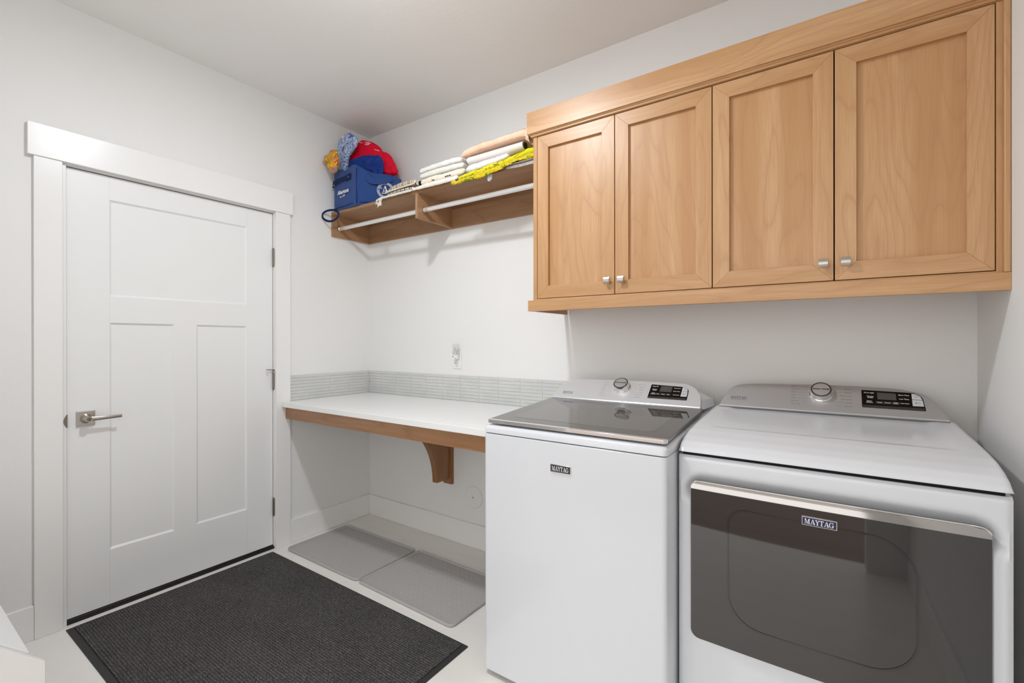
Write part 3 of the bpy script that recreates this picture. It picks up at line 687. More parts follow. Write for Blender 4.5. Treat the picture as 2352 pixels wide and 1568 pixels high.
# deck: wedge rising to the back
m = MB()
def deckz(y): return .9450+(y-WY)*.078
rings = []
for dz, ins in ((0, 0), (1, .0)): pass
low = [Vector((x, y, .9198)) for x, y in fp]
up1 = [Vector((x, y, min(deckz(y), .984)-.010)) for x, y in fp]
f2 = rrect(WX0+.003, WX1-.003, WY+.003, WB, (.016, .016, .008, .008), 6); f3 = rrect(WX0+.012, WX1-.012, WY+.012, WB, (.014, .014, .008, .008), 6)
up2 = [Vector((x, y, min(deckz(y), .984)-.003)) for x, y in f2]; up3 = [Vector((x, y, min(deckz(y), .984))) for x, y in f3]
m.loft([low, up1, up2, up3]); put('top_deck', m, enamel, wa, ang=50)
for fx in (WX0+.06, WX1-.06):
    for fy in (WY+.08, WB-.07):
        m = MB().cyl((fx, fy, 0), (fx, fy, .021), .018, n=20); put('foot', m, black, wa)
# lid
ly0, ly1 = -.802, -.300
lz = lambda y: .9530+(y-ly0)*(.9870-.9530)/(ly1-ly0)
lp = rrect(1.7125, 2.3895, ly0, ly1, (.014, .014, .004, .004), 6)
m = MB().loft([[Vector((x, y, lz(y)+h)) for x, y in lp] for h in (.0, .0125)]); lid = put('lid', m, lidg, wa, bevel=.001)
lp2 = rrect(1.775, 2.327, ly0+.075, ly1-.075, .030, 6)
m = MB().loft([[Vector((x, y, lz(y)+h)) for x, y in lp2] for h in (.0120, .0129)]); put('lid_window', m, lidw, lid, smooth=False)
m = MB()
fr_ = [(1.7125, ly0+.020)]+[(x, y) for x, y in rrect(1.7105, 2.3915, ly0-.004, ly0+.02, (.014, .014, .0, .0), 6) if True]
poly = [(x, y) for x, y in rrect(1.7110, 2.3910, ly0-.0035, ly0+.012, (.0125, .0125, .0005, .0005), 6)]
m.loft([[Vector((x, y, lz(y)+h)) for x, y in poly] for h in (.0008, .0136)]); put('lid_front_trim', m, chrome, lid, bevel=.003, seg=3)
m = MB().box(1.76, 2.34, ly0+.03, ly1, .944, .953); put('lid_seal', m, dgrey, lid)
silw = [(1.7075, 0, .004), (1.716, .055, .03), (1.740, .118, .03), (1.80, .134, .04), (2.06, .1425, .2), (2.30, .139, .05), (2.345, .115, .03), (2.370, .065, .03), (2.379, 0, .004)]
dispw = [(2.1575, .0375, .003), (2.3185, .0375, .003), (2.3165, .098, .018), (2.300, .113, .02), (2.157, .1195, .003)]
build_console(wa, (-.300, 1.000), (-.195, 1.0855), silw, -.10, 1.020, WX0+.004, WX1-.004, silver, (2.030, .0920), .0345, dispw,
              [(2.200, .078), (2.249, .078), (2.249, .111), (2.200, .112)],
              [(2.2900, .0865, .001), (2.3135, .0865, .001), (2.3120, .1000, .010), (2.302, .109, .01), (2.2900, .111, .001)], [(2.2905, .0565, .001), (2.3150, .0565, .001), (2.3142, .0845, .001), (2.2905, .0845, .001)],
              (1.781, .040, .052, .0120),
              ['PowerWash', 'Heavy Duty', 'Whites', 'Bedding', 'Towels', 'Bulky Items', 'Custom Cycle'], ['Quick Wash', 'Delicates', 'Wrinkle\nControl', 'Normal', 'Rinse & Spin', 'Clean Washer'],
              [('Deep Fill', 2.177, .107, .0068), ('Remote\nEnable', 2.178, .087, .0062), ('Fabric\nSoftener', 2.177, .064, .0062)],
              [('Delay Start', 2.2700, .102, .0060), ('Extra Rinse', 2.2700, .084, .0060), ('Cycle Signal', 2.2715, .063, .0054)],
              [('Soil', 2.1960, .063, .006), ('Temp', 2.2180, .063, .006), ('Spin', 2.2400, .063, .006)], 1.938, 2.130, .118, .034)
badge(wa, 2.0005, 2.0785, .8155, .8425, WY, blackb)

# ------------------------------------------------------------------ dryer
QX0, QX1, QY, QB = 2.4035, 3.1370, -.7202, -.045
dr = empty('clothes_dryer', ((QX0+QX1)/2, -.38, 0), 'white clothes dryer with wide smoked glass door beside the right wall', 'dryer')
DXa, DXb, DZa, DZb = 2.4430, 3.1000, .3575, .8355
def sm(t): t = max(0, min(1, t)); return t*t*(3-2*t)
m = MB(); nx, nz = 90, 110; zb, zt = .020, .9105; grid = []
for j in range(nz+1):
    z = zb+(zt-zb)*j/nz
    for i in range(nx+1):
        x = QX0+(QX1-QX0)*i/nx
        ex = min(x-QX0, QX1-x); ez = min(z-zb, zt-z); y = QY
        rr = .008
        if ex < rr: y += rr-math.sqrt(max(0, rr*rr-(rr-ex)**2))
        if ez < rr: y += (rr-math.sqrt(max(0, rr*rr-(rr-ez)**2)))
        # finger scoop around the top of the door
        cx = (DXa+DXb)/2; cz = DZb-.05; hw = (DXb-DXa)/2; hh = .05; r_ = .035
        qx = abs(x-cx)-(hw-r_); qz = abs(z-cz)-(hh-r_) if z > cz else -(hh-r_)
        d = math.hypot(max(qx, 0), max(qz, 0))+min(max(qx, qz), 0)-r_
        if z > cz-.03:
            wt = sm((z-(DZb-.075))/.05)
            y += .026*wt*(1-sm((d+.004)/.036))
        grid.append((x, y, z))
F_ = [(j*(nx+1)+i, j*(nx+1)+i+1, (j+1)*(nx+1)+i+1, (j+1)*(nx+1)+i) for j in range(nz) for i in range(nx)]
m.add(grid, F_)
fl = [grid[j*(nx+1)] for j in range(nz+1)]; frr = [grid[j*(nx+1)+nx] for j in range(nz+1)]
m.loft([fl, [(QX0, QB, p[2]) for p in fl]], closed=False, caps=False); m.loft([frr, [(QX1, QB, p[2]) for p in frr]], closed=False, caps=False)
tp = [grid[nz*(nx+1)+i] for i in range(nx+1)]; bt_ = [grid[i] for i in range(nx+1)]
m.loft([tp, [(p[0], QB, p[2]) for p in tp]], closed=False, caps=False); m.loft([bt_, [(p[0], QB, p[2]) for p in bt_]], closed=False, caps=False)
m.add([(QX0, QB, zb), (QX1, QB, zb), (QX1, QB, zt), (QX0, QB, zt)], [(0, 1, 2, 3)])
put('body', m, enamel, dr, ang=45)
m = MB().box(QX0+.012, QX1-.012, QY+.012, QB, .9100, .9200); put('seam_filler', m, darkgap, dr)  # black filler standing in for the shade inside the open seam
# top panel as a height field
tprof = [(QB, 1.000), (-.17, 1.000), (-.30, .9925), (-.44, .985), (-.53, .9790), (-.60, .9720), (-.655, .9605), (-.690, .9485), (-.714, .9330), (-.7250, .9185)]
def tz(y):
    for (a, za), (b, zb_) in zip(tprof, tprof[1:]):
        if b <= y <= a: t = (a-y)/(a-b); return za+(zb_-za)*t
    return tprof[-1][1]
ys = [QB-(QB+.7250)*0-(.7250+QB)*t for t in [(k/70) for k in range(61)]]
ys += [-.7250+(ys[-1]+.7250)*(1-(k/24))**1.6 for k in range(1, 25)]
xs = [QX0-.0005+.016*(1-math.cos(PI/2*k/8)) for k in range(9)]+[QX0+.02+(QX1-QX0-.04)*k/60 for k in range(61)]+[QX1+.0005-.016*(1-math.cos(PI/2*(8-k)/8)) for k in range(9)]
V = []
for y in ys:
    for x in xs:
        ex = min(x-(QX0-.0005), (QX1+.0005)-x); z = tz(y); rr = .016
        if ex < rr: z -= .9*(rr-math.sqrt(max(0, rr*rr-(rr-ex)**2)))
        inx = sm((x-(QX0+.055))/.03)*sm((QX1-.055-x)/.03); iny = sm((y+.548)/.014)
        z -= .0042*inx*iny
        V.append((x, y, max(z, .9215)))
nxx = len(xs)
m = MB().add(V, [(j*nxx+i, j*nxx+i+1, (j+1)*nxx+i+1, (j+1)*nxx+i) for j in range(len(ys)-1) for i in range(nxx-1)])
L_ = [V[j*nxx] for j in range(len(ys))]; Rr = [V[j*nxx+nxx-1] for j in range(len(ys))]; Fr = V[(len(ys)-1)*nxx:]; Bk = V[:nxx]
for E2 in (L_, Rr, Fr, Bk): m.loft([E2, [(p[0], p[1], .9215) for p in E2]], closed=False, caps=False)
m.add([(QX0, -.724, .9215), (QX1, -.724, .9215), (QX1, QB, .9215), (QX0, QB, .9215)], [(0, 1, 2, 3)])
put('top_panel', m, enamel, dr, ang=60)
for fx in (QX0+.06, QX1-.06):
    for fy in (QY+.08, QB-.07):
        m = MB().cyl((fx, fy, 0), (fx, fy, .024), .018, n=20); put('foot', m, black, dr)
# door: smoked glass with a chrome grip along its top
zc_ = .8125; yo = QY-.006
lower = [p for p in rrect(DXa, DXb, DZa, zc_-.0004, (.024, .024, .0003, .0003), 8)]
def bulge(x, z): u = (x-(DXa+DXb)/2)/((DXb-DXa)/2); return yo-.006*(1-u*u)
m = MB()
cols = 40; rowsn = 24; V = []; 
def inset_rr(k, x, z): return x, z
def span(z):
    r_ = .024
    if z < DZa+r_: d = r_-math.sqrt(max(0, r_*r_-(DZa+r_-z)**2)); return DXa+d, DXb-d
    return DXa, DXb
zz_ = [DZa+.024*(1-math.cos(PI/2*k/6)) for k in range(7)]+[DZa+.024+(zc_-.0004-DZa-.024)*k/rowsn for k in range(1, rowsn+1)]
for z in zz_:
    a, b = span(z)
    for i in range(cols+1):
        x = a+(b-a)*i/cols; V.append((x, bulge(x, z), z))
nn = cols+1
m.add(V, [(j*nn+i, j*nn+i+1, (j+1)*nn+i+1, (j+1)*nn+i) for j in range(len(zz_)-1) for i in range(cols)])
rim = [V[i] for i in range(nn)]+[V[j*nn+cols] for j in range(1, len(zz_))]+[V[(len(zz_)-1)*nn+i] for i in range(cols-1, -1, -1)]+[V[j*nn] for j in range(len(zz_)-2, 0, -1)]
m.loft([rim, [(p[0], QY+.006, p[2]) for p in rim]], caps=False)
dd = put('door', m, smoke, dr, ang=40)
def topspan(z):
    r_ = .022
    if z > DZb-r_: d = r_-math.sqrt(max(0, r_*r_-(z-(DZb-r_))**2)); return DXa+d, DXb-d
    return DXa, DXb
m = MB(); zt_ = [zc_+(DZb-zc_)*math.sin(PI/2*k/8) for k in range(9)]; V = []
for z in zt_:
    a, b = topspan(z)
    for i in range(cols+1):
        x = a+(b-a)*i/cols; t = (z-zc_)/(DZb-zc_); V.append((x, bulge(x, z)-.003+.007*t**2, z))
m.add(V, [(j*nn+i, j*nn+i+1, (j+1)*nn+i+1, (j+1)*nn+i) for j in range(len(zt_)-1) for i in range(cols)])
rim = [V[i] for i in range(nn)]+[V[j*nn+cols] for j in range(1, len(zt_))]+[V[(len(zt_)-1)*nn+i] for i in range(cols-1, -1, -1)]+[V[j*nn] for j in range(len(zt_)-2, 0, -1)]
m.loft([rim, [(p[0], QY+.010, p[2]) for p in rim]], caps=False)
rimt = [p for p in rim[:0]]
m2 = MB(); tb = [(DXa-.001, yo-.001, zc_+.004)]+[(topspan(zc_+(DZb-zc_)*math.sin(PI/2*k/8))[0]-.001, yo-.001, zc_+(DZb-zc_)*math.sin(PI/2*k/8)+.001) for k in range(2, 9)]+[(DXa+.03+(DXb-DXa-.06)*k/20, bulge(DXa+.03+(DXb-DXa-.06)*k/20, 0)+.003, DZb+.001) for k in range(21)]+[(topspan(zc_+(DZb-zc_)*math.sin(PI/2*k/8))[1]+.001, yo-.001, zc_+(DZb-zc_)*math.sin(PI/2*k/8)+.001) for k in range(8, 1, -1)]
m2.tube(tb, .0016, n=8)
put('grip_bead', m2, chrome, dd)
put('door_grip', m, mat('grip_chrome', (172, 169, 167), .08, metal=1), dd, ang=50)
# inner window line seen through the smoked glass
def ringband(pts, wd, y_of):
    c = Vector((sum(p[0] for p in pts)/len(pts), sum(p[1] for p in pts)/len(pts))); mb = MB(); n_ = len(pts)
    A = [(p[0], y_of(*p)-.0011, p[1]) for p in pts]; B = []
    for p in pts:
        q = Vector(p)+(c-Vector(p)).normalized()*wd; B.append((q.x, y_of(q.x, q.y)-.0011, q.y))
    mb.add(A+B, [(i, (i+1) % n_, n_+(i+1) % n_, n_+i) for i in range(n_)]); return mb
iw = rrect(2.545, 2.975, .432, .775, (.09, .10, .10, .05), 10)
put('inner_window_line', ringband(iw, .006, bulge), smoke3, dd, smooth=False)
badge(dd, 2.7325, 2.8115, .7680, .7915, bulge(2.77, .78)-.0002, navyb)
m = MB().add([(DXa-.002, QY-.001, DZa-.002), (DXb+.002, QY-.001, DZa-.002), (DXb+.002, QY-.001, .80), (DXa-.002, QY-.001, .80)], [(0, 1, 2, 3)])
m = MB().prism([(x, 0, z) for x, z in rrect(DXa-.0025, DXb+.0025, DZa-.0025, .815, (.026, .026, .001, .001), 8)], (0, QY-.0035, 0), (0, QY+.004, 0)); put('door_rim', m, edge_m, dd)
sild = [(2.4235, 0, .004), (2.442, .062, .04), (2.468, .109, .03), (2.53, .1215, .05), (2.82, .1335, .25), (3.00, .1285, .1), (3.07, .106, .06), (3.098, .06, .05), (3.1185, 0, .004)]
dispd = [(2.8905, .0365, .003), (3.0610, .0360, .003), (3.0560, .092, .018), (3.038, .108, .02), (2.8905, .1115, .003)]
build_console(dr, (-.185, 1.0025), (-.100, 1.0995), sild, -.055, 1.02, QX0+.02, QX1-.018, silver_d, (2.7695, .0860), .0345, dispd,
              [(2.935, .0735), (2.9865, .0735), (2.986, .1015), (2.9345, .103)],
              [(3.0280, .0800, .001), (3.0545, .0800, .001), (3.0500, .0945, .010), (3.038, .103, .01), (3.0280, .104, .001)], [(3.0280, .0530, .001), (3.0570, .0530, .001), (3.0548, .0780, .001), (3.0280, .0780, .001)],
              (2.4930, .0455, .058, .0120),
              ['Regular', 'Heavy Duty', 'Whites', 'Sanitize', 'Towels', 'Bulky Items', 'Custom Cycle'], ['Quick Dry', 'Delicates', 'Wrinkle Control', 'Steam Refresh', 'Normal', 'Timed Dry'],
              [('Drum Light', 2.912, .0995, .0062), ('Remote\nEnable', 2.915, .0815, .0058), ('Steam\nOptions', 2.912, .0610, .0058)],
              [('More Time', 3.007, .0955, .0064), ('Less Time', 3.007, .0790, .0064), ('Cycle Signal', 3.0080, .0610, .0048)],
              [('Temp', 2.9400, .0600, .0056), ('Dryness', 2.9620, .0600, .0048), ('Wrinkle\nPrevent', 2.9840, .0600, .0038)], 2.673, 2.862, .1150, .0330)

# ------------------------------------------------------------------ floor mats
mt = empty('door_mat', (.80, -1.195, 0), 'large charcoal ribbed carpet mat with rubber border in front of the white door', 'door mat')
a, b, c, d = .040, 1.563, -1.653, -.740
m = MB().prism([(x, y, 0) for x, y in rrect(a, b, c, d, .004, 3)], (0, 0, .0004), (0, 0, .0035)); put('rubber_backing', m, mat('mat_rubber', (50, 49, 49), .6), mt, bevel=.001)
m = MB().box(a+.008, b-.026, c+.026, d-.012, .003, .0085); put('carpet_pile', m, carpet_m, mt, bevel=.002)
def tray(x0, x1, y0, y1, rot, label):
    t_ = empty('boot_tray', ((x0+x1)/2, (y0+y1)/2, 0), label, 'boot tray', 'grey boot trays under the counter')
    m = MB(); r_ = .030
    ring = lambda ins, z: [Vector((x, y, z)) for x, y in rrect(x0+ins, x1-ins, y0+ins, y1-ins, max(r_-ins, .012), 8)]
    m.loft([ring(.004, .0004), ring(.0, .004), ring(.001, .0125), ring(.003, .0145), ring(.006, .0145), ring(.009, .0120), ring(.012, .0050)])
    nx_, ny_ = 19, 12
    for i in range(nx_):
        for j in range(ny_):
            px = x0+.04+(x1-x0-.08)*i/(nx_-1); py = y0+.035+(y1-y0-.07)*j/(ny_-1)
            m.turn((px, py, .0048), (0, 0, 1), [(0, .0052), (.0009, .0044), (.0013, .002)], 8)
    o = put('tray_shell', m, rubber, t_)
    t_.rotation_euler = (0, 0, R(rot)); return t_
tray(.076, .748, -.680, -.243, 0, 'grey rubber boot tray at the foot of the door casing, left one')
tray(.758, 1.432, -.686, -.240, -1.2, 'grey rubber boot tray nearest the washing machine')

# ------------------------------------------------------------------ slant-front storage bin at the lower left
bench_m = mat('bench_paint', (226, 225, 223), .35)
bx = empty('storage_bench', (.74, -2.15, 0), 'white sloping-top storage bench at the bottom left corner of the photo', 'storage bench')
prof = [(-1.9065, .012), (-1.9065, .4270), (-1.9863, .5045), (-2.07, .585), (-2.36, .585), (-2.36, .012)]
for xx in (.34, 1.082):
    m = MB().prism([(0, y, z) for y, z in prof], (xx, 0, 0), (xx+.018, 0, 0)); put('side_panel', m, bench_m, bx, bevel=.0015)
m = MB().box(.359, 1.081, -1.9500, -1.934, .012, .448); put('front_panel', m, bench_m, bx, bevel=.001)
e_ = Vector((0, -.0798, .0775)).normalized()
m = MB().prism([(0, -1.9335, .4590), (0, -2.066, .5875), (0, -2.074, .5795), (0, -1.9415, .4510)], (.3585, 0, 0), (1.0815, 0, 0)); put('lid', m, quartz, bx, bevel=.001)
m = MB().box(.3585, 1.0815, -2.36, -2.070, .567, .583); put('top_panel', m, bench_m, bx, bevel=.001)

#CLOTH#
# ------------------------------------------------------------------ cloth on the shelf
SZ = ST+.0192                       # top of the shelf board
def nz3(p, sc, seed=0.0): return noise.noise(Vector((p[0]*sc+seed, p[1]*sc+seed*1.7, p[2]*sc-seed)))
def path_at(pts, t):
    L = [0]
    for a, b in zip(pts, pts[1:]): L.append(L[-1]+math.dist(a, b))
    d = t*L[-1]
    for i in range(len(pts)-1):
        if d <= L[i+1] or i == len(pts)-2:
            u = (d-L[i])/max(1e-9, L[i+1]-L[i])
            p0 = pts[max(i-1, 0)]; p1 = pts[i]; p2 = pts[i+1]; p3 = pts[min(i+2, len(pts)-1)]
            return [.5*((2*b)+(-a+c)*u+(2*a-5*b+4*c-d_)*u*u+(-a+3*b-3*c+d_)*u**3) for a, b, c, d_ in zip(p0, p1, p2, p3)]
def folded(name, pts, yb, m_, lobes=1, n=70, seed=0.0, wob=.003, fine=.0015, endr=.02, parent=None, skew=0.0, zmin=None):
    """a folded cloth lying along x; pts = (x, z centre, thickness, y of the front fold)"""
    mb = MB(); rings = []
    for k in range(n+1):
        t = k/n; x, zc_, th, yf = path_at(pts, t)
        Ltot = sum(math.dist(a[:2], b[:2]) for a, b in zip(pts, pts[1:])); de = min(t, 1-t)*Ltot
        s = 1.0 if de > endr else math.sqrt(max(.0025, 1-(1-de/endr)**2))
        h = th/2*s; y0 = yf+(1-s)*.012; sec = []
        lt = 2*h/lobes; rr = lt/2
        for l in range(lobes):                      # front folds, bottom to top
            zc2 = zc_-h+lt*(l+.5); off = .004*math.sin(l*2.1+seed)
            for q in range(9):
                a = R(-90+180*q/8); sec.append((y0+off+rr*.9-rr*.9*math.cos(a), zc2+rr*math.sin(a)))
        for q in range(1, 14): sec.append((y0+(yb-y0)*q/14, zc_+h))
        for q in range(5): a = R(90-180*q/4); sec.append((yb+h*.5*math.cos(a), zc_+h*math.sin(a)))
        for q in range(13, 0, -1): sec.append((y0+(yb-y0)*q/14, zc_-h))
        sec.append((-.3322 if y0 < -.3335 else y0+(yb-y0)*.03, zc_-h))
        ring = []
        for y, z in sec:
            p = (x+skew*(y-y0), y, z)
            d1 = nz3(p, 11, seed)*wob; d2 = nz3(p, 60, seed+3)*fine
            yy = p[1]-d1*.8-d2; zz2 = p[2]+(d1+d2)*(1 if z > zc_ else .4)
            if zmin is not None and (yy > -.333 or y > -.3334): zz2 = max(zz2, zmin)
            ring.append(Vector((p[0], yy, zz2)))
        rings.append(ring)
    mb.loft(rings)
    return put(name, mb, m_, parent, ang=80)
def fringe(name, pts, m_, parent, n, length, r_=.0016, seed=1, spread=.3, lump=False):
    rnd = random.Random(seed); mb = MB()
    for k in range(n):
        t = (k+rnd.random()*.5)/n; p = Vector(path_at(pts, min(t, 1))); l = length*(.7+.6*rnd.random())
        d = Vector(((rnd.random()-.5)*spread*2, -.25-.3*rnd.random(), -1)).normalized()
        P = [p, p+d*l*.4+Vector((0, -.002, 0)), p+d*l*.75+Vector(((rnd.random()-.5)*.006, 0, 0)), p+d*l]
        mb.tube(P, r_, n=5)
    return put(name, mb, m_, parent)
def cushion(name, outline, axis_o, ex, ey, depth, m_, parent=None, rings_=9, nseg=72, amp=.006, sc=22, seed=0, ridge=True, ang=60):
    """closed soft form from an outline on a plane, bulged both ways with creases"""
    O = Vector(axis_o); ex = Vector(ex).normalized(); ey = Vector(ey).normalized(); nn_ = ex.cross(ey)
    pts = smooth_poly([(p[0], p[1]) for p in outline], .03, 6); L = [0]
    for i in range(len(pts)): L.append(L[-1]+math.dist(pts[i], pts[(i+1) % len(pts)]))
    res = []
    for k in range(nseg):
        d = L[-1]*k/nseg; i = max(j for j in range(len(pts)) if L[j] <= d); u = (d-L[i])/max(1e-9, L[i+1]-L[i]); a = pts[i]; b = pts[(i+1) % len(pts)]
        res.append((a[0]+(b[0]-a[0])*u, a[1]+(b[1]-a[1])*u))
    c = (sum(p[0] for p in res)/nseg, sum(p[1] for p in res)/nseg); mb = MB(); rg = []
    def P(px, py, h):
        q = O+ex*px+ey*py+nn_*h; v = nz3(q, sc, seed); v2 = nz3(q, sc*2.3, seed+5)
        e = (abs(v)*2-.5)*amp+(abs(v2)*2-.4)*amp*.5 if ridge else v*amp+v2*amp*.4
        return q+nn_*e+ex*v2*amp*.4+ey*v*amp*.4
    for sgn in (1, -1):
        for k in range(rings_):
            r_ = math.sin(PI/2*(k+.35)/rings_) if sgn == 1 else math.sin(PI/2*(rings_-k-.0)/rings_)
            r_ = min(1, r_); h = depth/2*math.sqrt(max(0, 1-r_*r_))**.8*sgn
            rg.append([P(c[0]+(p[0]-c[0])*r_, c[1]+(p[1]-c[1])*r_, h) for p in res])
    mb.loft(rg); return put(name, mb, m_, parent, ang=ang)

# --- towels, left stack
def towel(nm, label, *a, group='folded towels on the wooden shelf', **k):
    o = folded(nm, *a, **k); tag(o, label, 'towel', group); return o
Z0_ = SZ+.0008
towel('folded_towel', 'thick ivory towel at the bottom of the left towel stack, lying on the shelf edge', [(.800, 2.1430, .016, -.338), (.88, 2.1430, .024, -.345), (1.0, 2.1435, .027, -.346), (1.150, 2.1450, .026, -.344)], -.05, terry('ivory_terry', (248, 242, 230)), seed=1, wob=.002, fine=.002, zmin=Z0_)
c_ = towel('folded_towel', 'cream towel with dark embroidered marks in the left towel stack', [(.850, 2.1800, .032, -.320), (.93, 2.1805, .036, -.326), (1.05, 2.1805, .037, -.326), (1.180, 2.1840, .032, -.320)], -.05, t_cream, seed=2, wob=.002, fine=.0015, endr=.03)
m = MB()
for k in range(3): m.box(1.055+k*.015, 1.064+k*.015, -.3295, -.3250, 2.1665, 2.1720)
put('embroidery', m, mat('dark_thread', (60, 60, 58), .8), c_); m = MB().box(.955, .972, -.3292, -.3250, 2.1665, 2.1700)
put('embroidery', m, mat('dark_thread', (60, 60, 58), .8), c_)
towel('folded_towel', 'white towel in the left stack just below its topmost towel', [(.838, 2.2180, .025, -.312), (.90, 2.2190, .030, -.318), (1.02, 2.2190, .030, -.320), (1.168, 2.2220, .027, -.310)], -.05, t_white2, seed=3, wob=.002, fine=.0015, endr=.026)
towel('folded_towel', 'topmost white towel of the left stack, beside the peach towel', [(.834, 2.2500, .024, -.306), (.92, 2.2535, .027, -.312), (1.04, 2.2535, .028, -.314), (1.155, 2.2545, .024, -.308)], -.05, t_white, seed=4, wob=.003, fine=.002, endr=.024)
# --- right stack
g_ = folded('folded_cloth', [(1.215, SZ+.0032, .004, -.3205), (1.35, SZ+.0032, .004, -.3215), (1.628, SZ+.0032, .004, -.3215)], -.04, t_grey, seed=5, wob=.0005, fine=.0005, zmin=Z0_); tag(g_, 'thin pale grey woven cloth with a care tag under the yellow towel', 'cloth')
m = MB()
for k in range(3): m.tube([(1.46, -.3190, SZ-.004-.004*k), (1.53, -.3192, SZ-.010-.004*k), (1.632, -.3190, SZ-.008-.005*k)], .0022, n=6)
put('drooping_edge', m, t_grey, g_)
m = MB().prism([(1.345, 0, SZ-.022), (1.375, 0, SZ-.018), (1.372, 0, SZ-.046), (1.356, 0, SZ-.056), (1.342, 0, SZ-.048)], (0, -.3215, 0), (0, -.3207, 0)).tube([(1.352, -.3211, SZ-.022), (1.362, -.3205, SZ+.001)], .0012, n=5); put('care_tag', m, mat('care_tag', (196, 204, 214), .6), g_)
towel('folded_towel', 'fluffy white towel between the rolled mat and the yellow towel', [(1.200, 2.1760, .030, -.328), (1.245, 2.1780, .036, -.332), (1.33, 2.1830, .034, -.330), (1.42, 2.1905, .027, -.326), (1.470, 2.1965, .018, -.320)], -.06, t_plush, seed=6, wob=.003, fine=.003, endr=.03)
y_ = folded('folded_towel', [(1.162, 2.1200, .030, -.346), (1.24, 2.1265, .042, -.350), (1.32, 2.1330, .046, -.348), (1.42, 2.1440, .046, -.344), (1.52, 2.1580, .048, -.336), (1.585, 2.1700, .052, -.330), (1.634, 2.1740, .046, -.322)], -.10, chart, lobes=2, seed=7, wob=.004, fine=.003, endr=.02, zmin=SZ+.0070); tag(y_, 'bright yellow and green fringed towel hanging over the shelf edge', 'towel', 'folded towels on the wooden shelf')
fringe('fringe', [(1.165, -.3600, 2.1120), (1.26, -.364, 2.1180), (1.42, -.358, 2.1330), (1.56, -.344, 2.155), (1.62, -.338, 2.166)], chart_f, y_, 84, .015, .0021, seed=4, spread=.6)
fringe('fringe', [(1.140, -.352, 2.128), (1.158, -.358, 2.116), (1.175, -.358, 2.108)], chart_f, y_, 18, .022, .0018, seed=9, spread=.9)
rl = empty('rolled_mat', (1.37, -.25, 2.203), 'pale rolled mat with dark open end under the peach towel', 'rolled mat')
m = MB(); rings = []
for k in range(25):
    t = k/24; x = 1.205+.345*t; z = 2.2270+.0080*t; y = -.288+.006*t; ry, rz = .034-.006*t, .0235-.0025*t
    rings.append([Vector((x, y+ry*math.cos(2*PI*i/28)+.0012*nz3((x, i, 0), 8), z+rz*math.sin(2*PI*i/28))) for i in range(28)])
m.loft(rings); rb = put('roll', m, mat('pale_mat', (232, 224, 218), .7), rl)
m = MB(); cc = Vector((1.5505, -.282, 2.2345)); m.loft([[cc+Vector((dx_, ry*math.cos(2*PI*i/28), rz*math.sin(2*PI*i/28))) for i in range(28)] for dx_, ry, rz in ((0, .028, .021), (.0015, .028, .021), (.0015, .024, .017), (.0005, .023, .016))]); put('roll_rim', m, mat('roll_rim', (150, 140, 126), .6), rb)
m = MB().turn(cc+Vector((.0008, 0, 0)), (1, 0, 0), [(0, .017), (.0009, .016)], 28); put('roll_core', m, darkin, rb)
pk = folded('folded_towel', [(1.165, 2.2600, .014, -.330), (1.190, 2.2660, .030, -.332), (1.245, 2.2770, .038, -.330), (1.31, 2.2860, .038, -.326), (1.38, 2.2850, .034, -.322), (1.46, 2.2870, .034, -.322), (1.53, 2.2890, .038, -.324), (1.575, 2.2880, .048, -.322)], -.12, t_peach, seed=8, wob=.005, fine=.002, endr=.012); tag(pk, 'peach towel draped on top of the right stack, flaring at its end', 'towel', 'folded towels on the wooden shelf')
m = MB(); rings = []
for k in range(11):
    t = k/10; x = 1.560+.046*t; sp = .70+.62*t**1.3
    rings.append([Vector((x+.014*t*math.cos(a*2+1), -.290+.032*sp*math.cos(a)+.005*math.sin(3*a)*t, 2.2850+.038*sp*math.sin(a)*(1+.25*t*math.sin(a*3+.6))+.003*t)) for a in [2*PI*i/36 for i in range(36)]])
inner = [[Vector((p.x-.0015-.03*kk/3, -.290+(p.y+.290)*(.90-.12*kk), 2.288+(p.z-2.288)*(.90-.12*kk))) for p in rings[-1]] for kk in range(4)]
m.loft(rings+inner); put('flared_end', m, t_peach, pk, ang=80)

# --- striped blankets by the bag
fz = folded('throw_blanket', [(.545, SZ+.0035, .006, -.326), (.62, SZ+.0045, .008, -.330), (.790, SZ+.0045, .008, -.331)], -.10, t_fringe, seed=11, wob=.001, fine=.001, zmin=Z0_); tag(fz, 'ivory throw with knotted fringe hanging over the shelf edge beside the blue bag', 'throw')
for (x, seed, ln) in ((.500, 2, .024), (.524, 3, .040), (.538, 6, .034)):
    m = MB(); rnd = random.Random(seed)
    m.tube([(x+.045, -.329, SZ+.004), (x+.02, -.334, SZ+.001), (x, -.338, SZ-.008)], .0042, n=7)
    m.turn((x, -.338, SZ-.006), (0, -.2, -1), [(0, .003), (.003, .0058), (.008, .0056), (.011, .003)], 10)
    for q in range(6):
        d = (rnd.random()-.5)*.030; m.tube([(x, -.338, SZ-.014), (x+d*.5, -.341, SZ-.014-ln*.4), (x+d, -.342, SZ-.014-ln*(.7+.4*rnd.random()))], .0017, n=5)
    put('tassel', m, t_fringe, fz)
m = MB(); rnd = random.Random(12)
for k in range(26):
    x = .520+.27*k/26; m.tube([(x, -.331, SZ-.004+.003*rnd.random()), (x+.012, -.338, SZ-.008+.004*rnd.random()), (x+.026, -.333, SZ+.002+.002*rnd.random())], .0034, n=6)
put('twisted_edge', m, t_fringe, fz)
bg = folded('folded_cloth', [(.590, SZ+.0130, .006, -.322), (.68, SZ+.0130, .006, -.326), (.765, SZ+.0130, .006, -.320)], -.12, burg, seed=13, wob=.0008, fine=.0005); tag(bg, 'burgundy cloth folded beneath the striped blanket', 'cloth')
